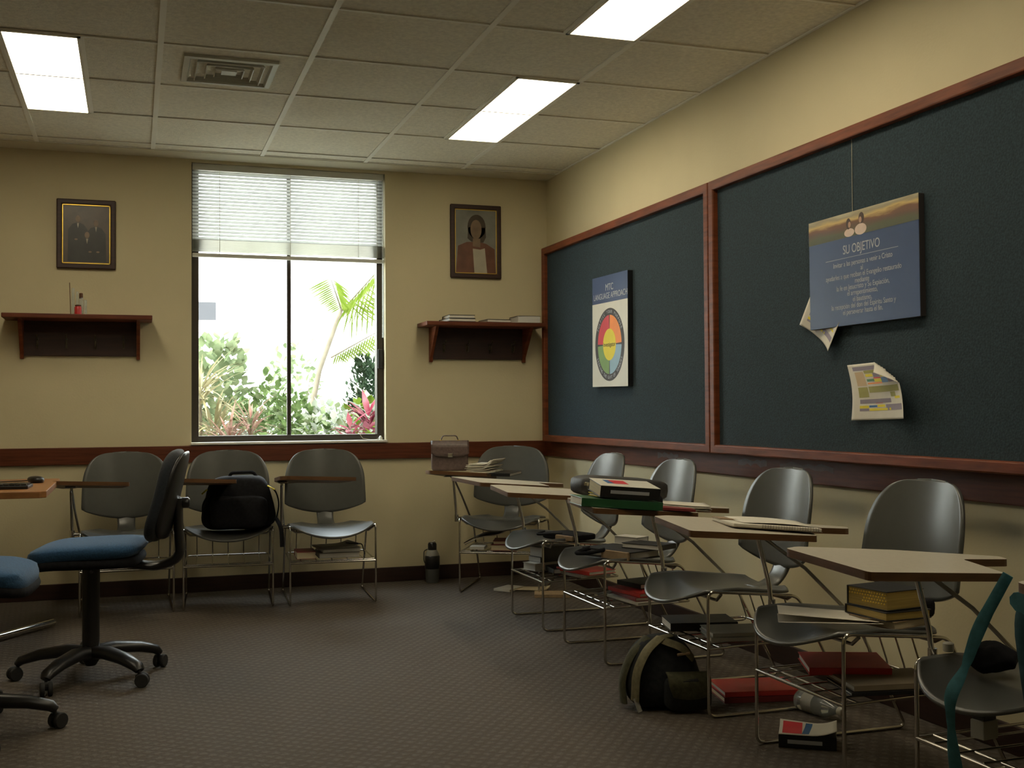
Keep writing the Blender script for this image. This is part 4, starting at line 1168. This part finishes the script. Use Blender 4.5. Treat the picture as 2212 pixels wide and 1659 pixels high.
f = MB(); f.grid(fl, 14, 12); f.build('pocket_flap', M['olive'], t, smooth=180, solid=.005)
for pts, m_, wd_ in (([(-.02, -.045, .250), (-.075, -.075, .215), (-.115, -.085, .14), (-.120, -.085, .04)], 'khaki', .024), ([(-.06, -.01, .245), (-.125, -.03, .19), (-.158, -.03, .10), (-.150, -.03, .02)], 'olive', .026), ([(.02, -.02, .252), (-.03, -.05, .248), (.05, -.085, .222), (.09, -.07, .18)], 'khaki', .018)):
    f = MB(); f.tube(fillet(pts, .05, 6), wd_, 8, flat=(.35, 1)); f.build('strap', M[m_], t, smooth=60)
f = MB(); f.tube([(-.120, -.09, .05), (-.105, -.105, .006)], .008, 8); f.build('strap_end', M['greycover'], t, smooth=60)
f = MB(); f.tube([(.03, -.094, .198), (.075, -.088, .202)], .005, 6); f.build('zip_pull', M['tan'], t, smooth=60)

# chair at 2.935: seat things, rack things, floor things
t = empty('paper_sheets', 'white sheets spread over the seat edge of the chair with gilt books', 'papers', (-.630, 2.87, .428), R(-30))
f = MB(); f.grid(lambda u, v: (-.14+.28*u, -.06+.15*v+.02*math.sin(u*3), .010+.016*(1-u)**2+.010*math.sin(v*PI)*(1-u)+.010*abs(2*v-1)), 14, 8); f.build('sheet', M['paper'], t, smooth=180, solid=.0008)
f = MB(); f.grid(lambda u, v: (-.14+.29*u, -.075+.14*v, .004+.004*u+.010*abs(2*v-1)), 14, 8); f.build('sheet', M['paper'], t, smooth=180, solid=.0008)
gg = 'gilt edged books on the seat'
book(-.450, 2.825, .426, .150, .165, .022, 'tan', 'lowest brown book under the gilt scriptures on the seat', 14, 'pages', gg, 'y+')
book(-.450, 2.830, .449, .165, .180, .026, 'blackbook', 'middle dark leather book with gilt pages on the seat', 4, 'gold', gg, 'y+', ct=.003)
t = book(-.455, 2.835, .476, .145, .160, .056, 'blackbook', 'thick black book with dimpled gold page edges topping the seat pile', 9, 'gold', gg, 'y+', ct=.003)
f = MB()
for r_ in range(4):
    for c_ in range(14):
        if r_ > 1 and c_ > 8: continue
        f.blob((-.0687, -.070+c_*.0105+(r_ % 2)*.005, .045-r_*.009), (.0016, .0036, .0030), (1, 1), 8, 6)
f.build('gilt_dimples', M['goldlip'], t, smooth=180)
f = MB(); f.blob((-.300, 2.865, .455), (.035, .03, .028), (.6, .6), 18, 10, fn=wob(4, .006, 14)); tag(f.build('black_cloth_pouch', M['blackcloth'], smooth=180), 'crumpled black pouch beside the gilt books near the wall', 'pouch')
gk8 = 'notebooks on the rack under the gilt books'
book(-.485, 2.80, RK, .28, .19, .010, 'blackbook', 'dark notebook lowest on the rack under the gilt books', -12, 'wpages', gk8, 'y-')
book(-.480, 2.81, RK+.011, .27, .185, .016, 'beigecover', 'beige notebook on the rack under the gilt books', -10, 'wpages', gk8, 'y-')
book(-.52, 2.95, RK+.028, .24, .18, .022, 'red', 'red notebook highest on the rack under the gilt books', -22, 'wpages', gk8, 'y-', tilt=(3, 0))
t = empty('plastic_bottle', 'clear plastic drink bottle lying under the chair with gilt books', 'bottle', (-.315, 3.40, .037), 0, rot=(R(90), 0, R(10)))
f = MB(); f.lathe([(.030, -.09), (.036, -.082), (.036, .03), (.034, .045), (.014, .085), (.013, .10)], 20); f.build('body', M['clearpl'], t, smooth=50)
f = MB(); f.lathe([(.015, .10), (.015, .118), (.013, .120)], 16); f.build('cap', M['whitecover'], t, smooth=50)
f = MB(); f.lathe([(.0365, -.05), (.0365, .0)], 20); f.build('label_band', M['greycover'], t, smooth=50)
t = book(-.535, 3.125, 0, .175, .125, .040, 'blackbook', 'curling paperback with red and blue cover patch on the carpet under the right chairs', -34, 'wpages', None, 'y-', cat='book')
def pcov(u, v): return (-.087+.176*u, -.062+.126*v, .0415+.020*(max(0, u-.55)/.45)**2+.014*(max(0, v-.6)/.4)**2*(1-u))
f = MB(); f.grid(pcov, 12, 8); f.build('front_cover', M['whitecover'], t, smooth=180, solid=.0015)
f = MB(); f.grid(lambda a, c: tuple(Vector(pcov(.06+.34*a, .10+.84*c))+Vector((0, 0, .0014))), 6, 6); f.build('cover_patch', M['redink'], t, smooth=180)
f = MB(); f.grid(lambda a, c: tuple(Vector(pcov(.40+.12*a+.06*c, .10+.84*c))+Vector((0, 0, .0014))), 6, 6); f.build('cover_band', M['midblue'], t, smooth=180)
f = MB(); f.box(-.060, .045, -.0636, -.0625, .014, .026); f.build('spine_lettering', M['greytext'], t)

# teal bag on the near chair
t = empty('teal_bag', 'teal cloth bag with long straps hanging off the near tablet arm', 'bag', (-.645, 1.875, .33))
def tb_(q):
    q = Vector(q); q.x *= 1.0+.12*q.z/.17; return wob(21, .010, 6)(q)
f = MB(); f.blob((0, 0, .165), (.180, .032, .18), (.35, .5), 34, 22, fn=tb_); f.build('body', M['tealdk'], t, smooth=180)
f = MB(); f.tube(fillet([(-.195, -.005, .330), (0, -.015, .345), (.19, -.005, .33)], .05, 6), .038, 10, flat=(.6, 1)); f.build('rolled_top', M['teal'], t, smooth=60)
def ribbon(pts, wd, m_, nm):
    P_ = fillet(pts, .05, 6); n_ = len(P_)
    f = MB(); f.tube(P_, [wd*(.55+.45*abs(math.sin(2.3*PI*i/(n_-1)+.6))) for i in range(n_)], 10, flat=(1, .2)); return f.build(nm, M[m_], t, smooth=60)
ribbon([(-.17, .06, .378), (-.205, .11, .26), (-.235, .12, .17), (-.27, .125, .12), (-.265, .125, .02), (-.25, .12, -.09)], .014, 'teal', 'shoulder_strap')
ribbon([(-.02, -.045, .25), (-.06, -.05, .16), (-.115, -.05, .06), (-.130, -.05, -.05), (-.125, -.05, -.16)], .026, 'teal', 'side_strap')
t = empty('dark_jacket', 'crumpled dark cloth on the seat behind the teal straps', 'cloth', (-.605, 2.23, .431))
f = MB(); f.blob((.0, .0, .030), (.072, .05, .026), (.9, .9), 34, 22, fn=wob(31, .018, 22)); f.build('fold', M['blackcloth'], t, smooth=180)
f = MB(); f.lathe([(.012, 0), (.014, .003), (.014, .020), (.009, .023)], 14); o = f.build('bottle_cap', M['whitecover'], smooth=50, loc=(-.60, 2.385, .4425)); tag(o, 'small white cap on the seat left of the dark cloth', 'cap')
t = empty('juice_carton', 'small dark and pale carton standing on the near rack', 'carton', (-.575, 2.29, RK+.001), R(10))
f = MB(); f.box(-.026, .026, -.02, .02, 0, .045); f.build('lower_box', M['greycover'], t, bevel=.002)
f = MB(); f.box(-.022, .022, -.018, .018, .045, .098); f.build('upper_box', M['blackbook'], t, bevel=.002)
f = MB(); f.box(-.020, .020, -.017, .017, .0985, .102); f.build('lid', M['pages'], t, bevel=.001)
# extra wire shelf bars on the near rack are part of the chair's rack already

# water bottle by the far wall
t = empty('water_bottle', 'tall dark water bottle standing on the carpet against the window wall', 'bottle', (-.812, 6.79, 0))
f = MB(); f.lathe([(.036, .001), (.040, .006), (.043, .085), (.043, .115)], 22); o = f.build('lower_sleeve', M['greypl'], t, smooth=50)
f = MB(); f.lathe([(.043, .085), (.046, .088), (.046, .160), (.042, .166)], 22); f.build('grip_band', M['black'], t, smooth=50)
f = MB(); f.lathe([(.042, .160), (.041, .175), (.030, .196), (.028, .200)], 22); f.build('shoulder', M['greycover'], t, smooth=50)
f = MB(); f.lathe([(.027, .198), (.027, .235), (.022, .245), (.010, .247)], 18); f.build('cap', M['black'], t, smooth=50)
f = MB(); f.tube([(-.006, -.006, .246), (.016, -.006, .256)], .006, 8, flat=(.6, 1)); f.build('spout', M['paper'], t, smooth=60)
f = MB(); f.tube(fillet([(-.030, 0, .205), (-.052, 0, .195), (-.054, 0, .14), (-.046, 0, .12)], .01), .003, 6); f.build('carry_loop', M['black'], t, smooth=60)

# ================================================================== TASK CHAIRS
def task_chair(x, y, rz, label, seat_z, base_rot, full=True, n='blue'):
    t = empty('task_chair', label, 'office chair', (x, y, 0), R(rz), 'blue task chairs')
    # local: sitter faces -X, backrest at +X
    def star(k):
        a = R(base_rot+72*k); c, s_ = math.cos(a), math.sin(a)
        def P(r_, z_): return (r_*c, r_*s_, z_)
        f = MB(); f.tube([P(.03, .105), P(.09, .112), P(.20, .098), P(.268, .078), P(.285, .062)], [.036, .034, .030, .026, .018], 10, flat=(.75, 1.15))
        return f, a
    for k in range(5):
        f, a = star(k); leg = f.build('base_leg', M['black'], t, smooth=60)
        c, s_ = math.cos(a), math.sin(a)
        cx, cy = .282*c, .282*s_
        a2 = a + R(40)
        tx_, ty_ = math.cos(a2), math.sin(a2)
        f = MB()
        for sd in (-1, 1):
            T_ = Matrix.Translation((cx+.012*tx_ - sd*.014*ty_, cy+.012*ty_ + sd*.014*tx_, .0265)) @ Matrix.Rotation(a2, 4, 'Z') @ Matrix.Rotation(R(90), 4, 'X')
            f.lathe([(.006, -.008), (.024, -.008), (.0265, -.005), (.0265, .005), (.024, .008), (.006, .008)], 18, T=T_)
        f.lathe([(.006, .04), (.006, .068)], 8, c=(cx, cy, 0))
        f.blob((cx+.008*tx_, cy+.008*ty_, .036), (.023, .012, .016), (.8, .8), 14, 8, T=None)
        f.build('caster', M['rubber'], t, smooth=50)
    f = MB(); f.lathe([(.020, .052), (.034, .075), (.036, .12), (.030, .13)], 20); f.build('hub', M['black'], t, smooth=50)
    f = MB(); f.lathe([(.033, .12), (.034, seat_z-.14), (.034, seat_z-.10)], 20); f.build('gas_column', M['black'], t, smooth=50)
    f = MB(); f.box(-.09, .11, -.06, .06, seat_z-.105, seat_z-.065); f.build('tilt_plate', M['black'], t, bevel=.008)
    f = MB(); f.tube([(.02, -.06, seat_z-.09), (.03, -.16, seat_z-.10)], .006, 8); f.blob((.03, -.175, seat_z-.10), (.010, .022, .010), (.7, .7), 12, 8); f.build('height_lever', M['black'], t, smooth=60)
    def cush(q):
        q = Vector(q)
        q.z += -.028*max(0, (-q.x-.08)/.16)**2 + .008*(q.x/.23)
        if q.z < 0: q.x *= .96; q.y *= .96
        return q
    f = MB(); f.blob((-.010, 0, seat_z-.036), (.218, .215, .037), (.55, .42), 40, 16, fn=cush); f.build('seat', M['blue'], t, smooth=180)
    def shell(q):
        q = Vector(q); q.z += -.028*max(0, (-q.x-.08)/.16)**2
        return q
    f = MB(); f.blob((-.012, 0, seat_z-.076), (.213, .208, .026), (.5, .42), 36, 10, fn=shell); f.build('seat_pan', M['blackcloth'], t, smooth=180)
    f = MB(); f.tube(fillet([(.05, 0, seat_z-.085), (.26, 0, seat_z-.115), (.345, 0, seat_z-.08), (.335, 0, seat_z+.06), (.335, 0, seat_z+.16)], .07, 7), .030, 10, flat=(.65, 1.5)); f.build('back_bar', M['black'], t, smooth=60)
    def bk(q):
        q = Vector(q); s_ = q.z/.19
        q.y *= 1-.10*s_
        q.x += .055*s_*.8 - .10*(q.y/.21)**2*.35 + (.010*math.cos(s_*2.5))
        return q
    f = MB(); f.blob((.302, 0, seat_z+.175), (.034, .205, .182), (.6, .55), 20, 26, fn=bk); f.build('backrest', M['navy'], t, smooth=180)
    def bs(q):
        q = Vector(q); s_ = q.z/.19
        q.y *= 1-.10*s_
        q.x += .055*s_*.8 - .10*(q.y/.21)**2*.35
        return q
    f = MB(); f.blob((.330, 0, seat_z+.175), (.016, .195, .173), (.6, .55), 20, 22, fn=bs); f.build('back_shell', M['black'], t, smooth=180)
    f = MB(); f.lathe([(.016, -.025), (.022, -.02), (.022, .02), (.016, .025)], 14, T=Matrix.Translation((.355, 0, seat_z+.14)) @ Matrix.Rotation(R(90), 4, 'Y')); f.build('back_knob', M['black'], t, smooth=50)
    return t
task_chair(-2.715, 4.84, -8, 'task chair with blue seat and dark back standing whole at the left', .550, 30)
task_chair(-3.085, 4.10, 175, 'blue seated task chair cut off by the left edge of the picture', .575, -28)

# ================================================================== DESK AT LEFT
t = empty('oak_desk', 'orange oak desk corner with chromed foot at the left edge', 'desk', (-3.70, 5.74, 0))
poly = [(-.8, -.49), (.765, -.49), (.79, -.465), (.79, .47), (.765, .49), (-.8, .49)]
f = MB(); f.prism(poly, .692, .722); f.build('desk_top', M['oak'], t, bevel=.003)
for sx in (-.6, .42):
    oy_ = -.19 if sx > 0 else 0
    f = MB(); f.box(sx-.03, sx+.03, oy_-.03, oy_+.03, .03, .692); f.build('leg_column', M['chromedk'], t, bevel=.004)
    f = MB(); f.tube([(sx+.35, .31, .022), (sx, -.19, .024), (sx-.27, -.58, .022)] if sx > 0 else [(sx, -.38, .022), (sx, .38, .022)], .018, 12); f.build('foot', M['chrome'], t, smooth=60)
t = empty('keyboard', 'black computer keyboard on the oak desk at the left edge', 'keyboard', (-3.215, 5.50, .7225), R(-3))
f = MB(); f.box(-.225, .225, -.08, .08, 0, .016); f.build('case', M['black'], t, bevel=.004)
f = MB()
for r_ in range(5):
    for c_ in range(18):
        f.box(-.215+c_*.0242, -.215+c_*.0242+.020, -.072+r_*.029, -.072+r_*.029+.024, .016, .022)
f.build('keys', M['black'], t)
t = empty('computer_mouse', 'black mouse beside the keyboard on the oak desk', 'mouse', (-3.00, 5.90, .7225), R(20))
f = MB(); f.blob((0, 0, .013), (.034, .060, .018), (.8, .8), 22, 12, fn=lambda q: Vector((q.x, q.y, max(q.z, -.0125)))); f.build('shell', M['black'], t, smooth=180)
f = MB(); f.tube([(0, .055, .008), (-.05, .12, .003), (-.16, .13, .003)], .0025, 6); f.build('cable', M['black'], t, smooth=60)
t = empty('computer_monitor', 'dark monitor edge on the oak desk at the picture edge', 'monitor', (-3.50, 5.72, .7225), R(8))
f = MB(); f.lathe([(.10, 0), (.10, .008), (.03, .014), (.022, .08)], 20); f.build('stand', M['black'], t, smooth=50)
f = MB(); f.box(-.22, .22, -.02, .02, .07, .34); f.build('screen', M['black'], t, bevel=.006)
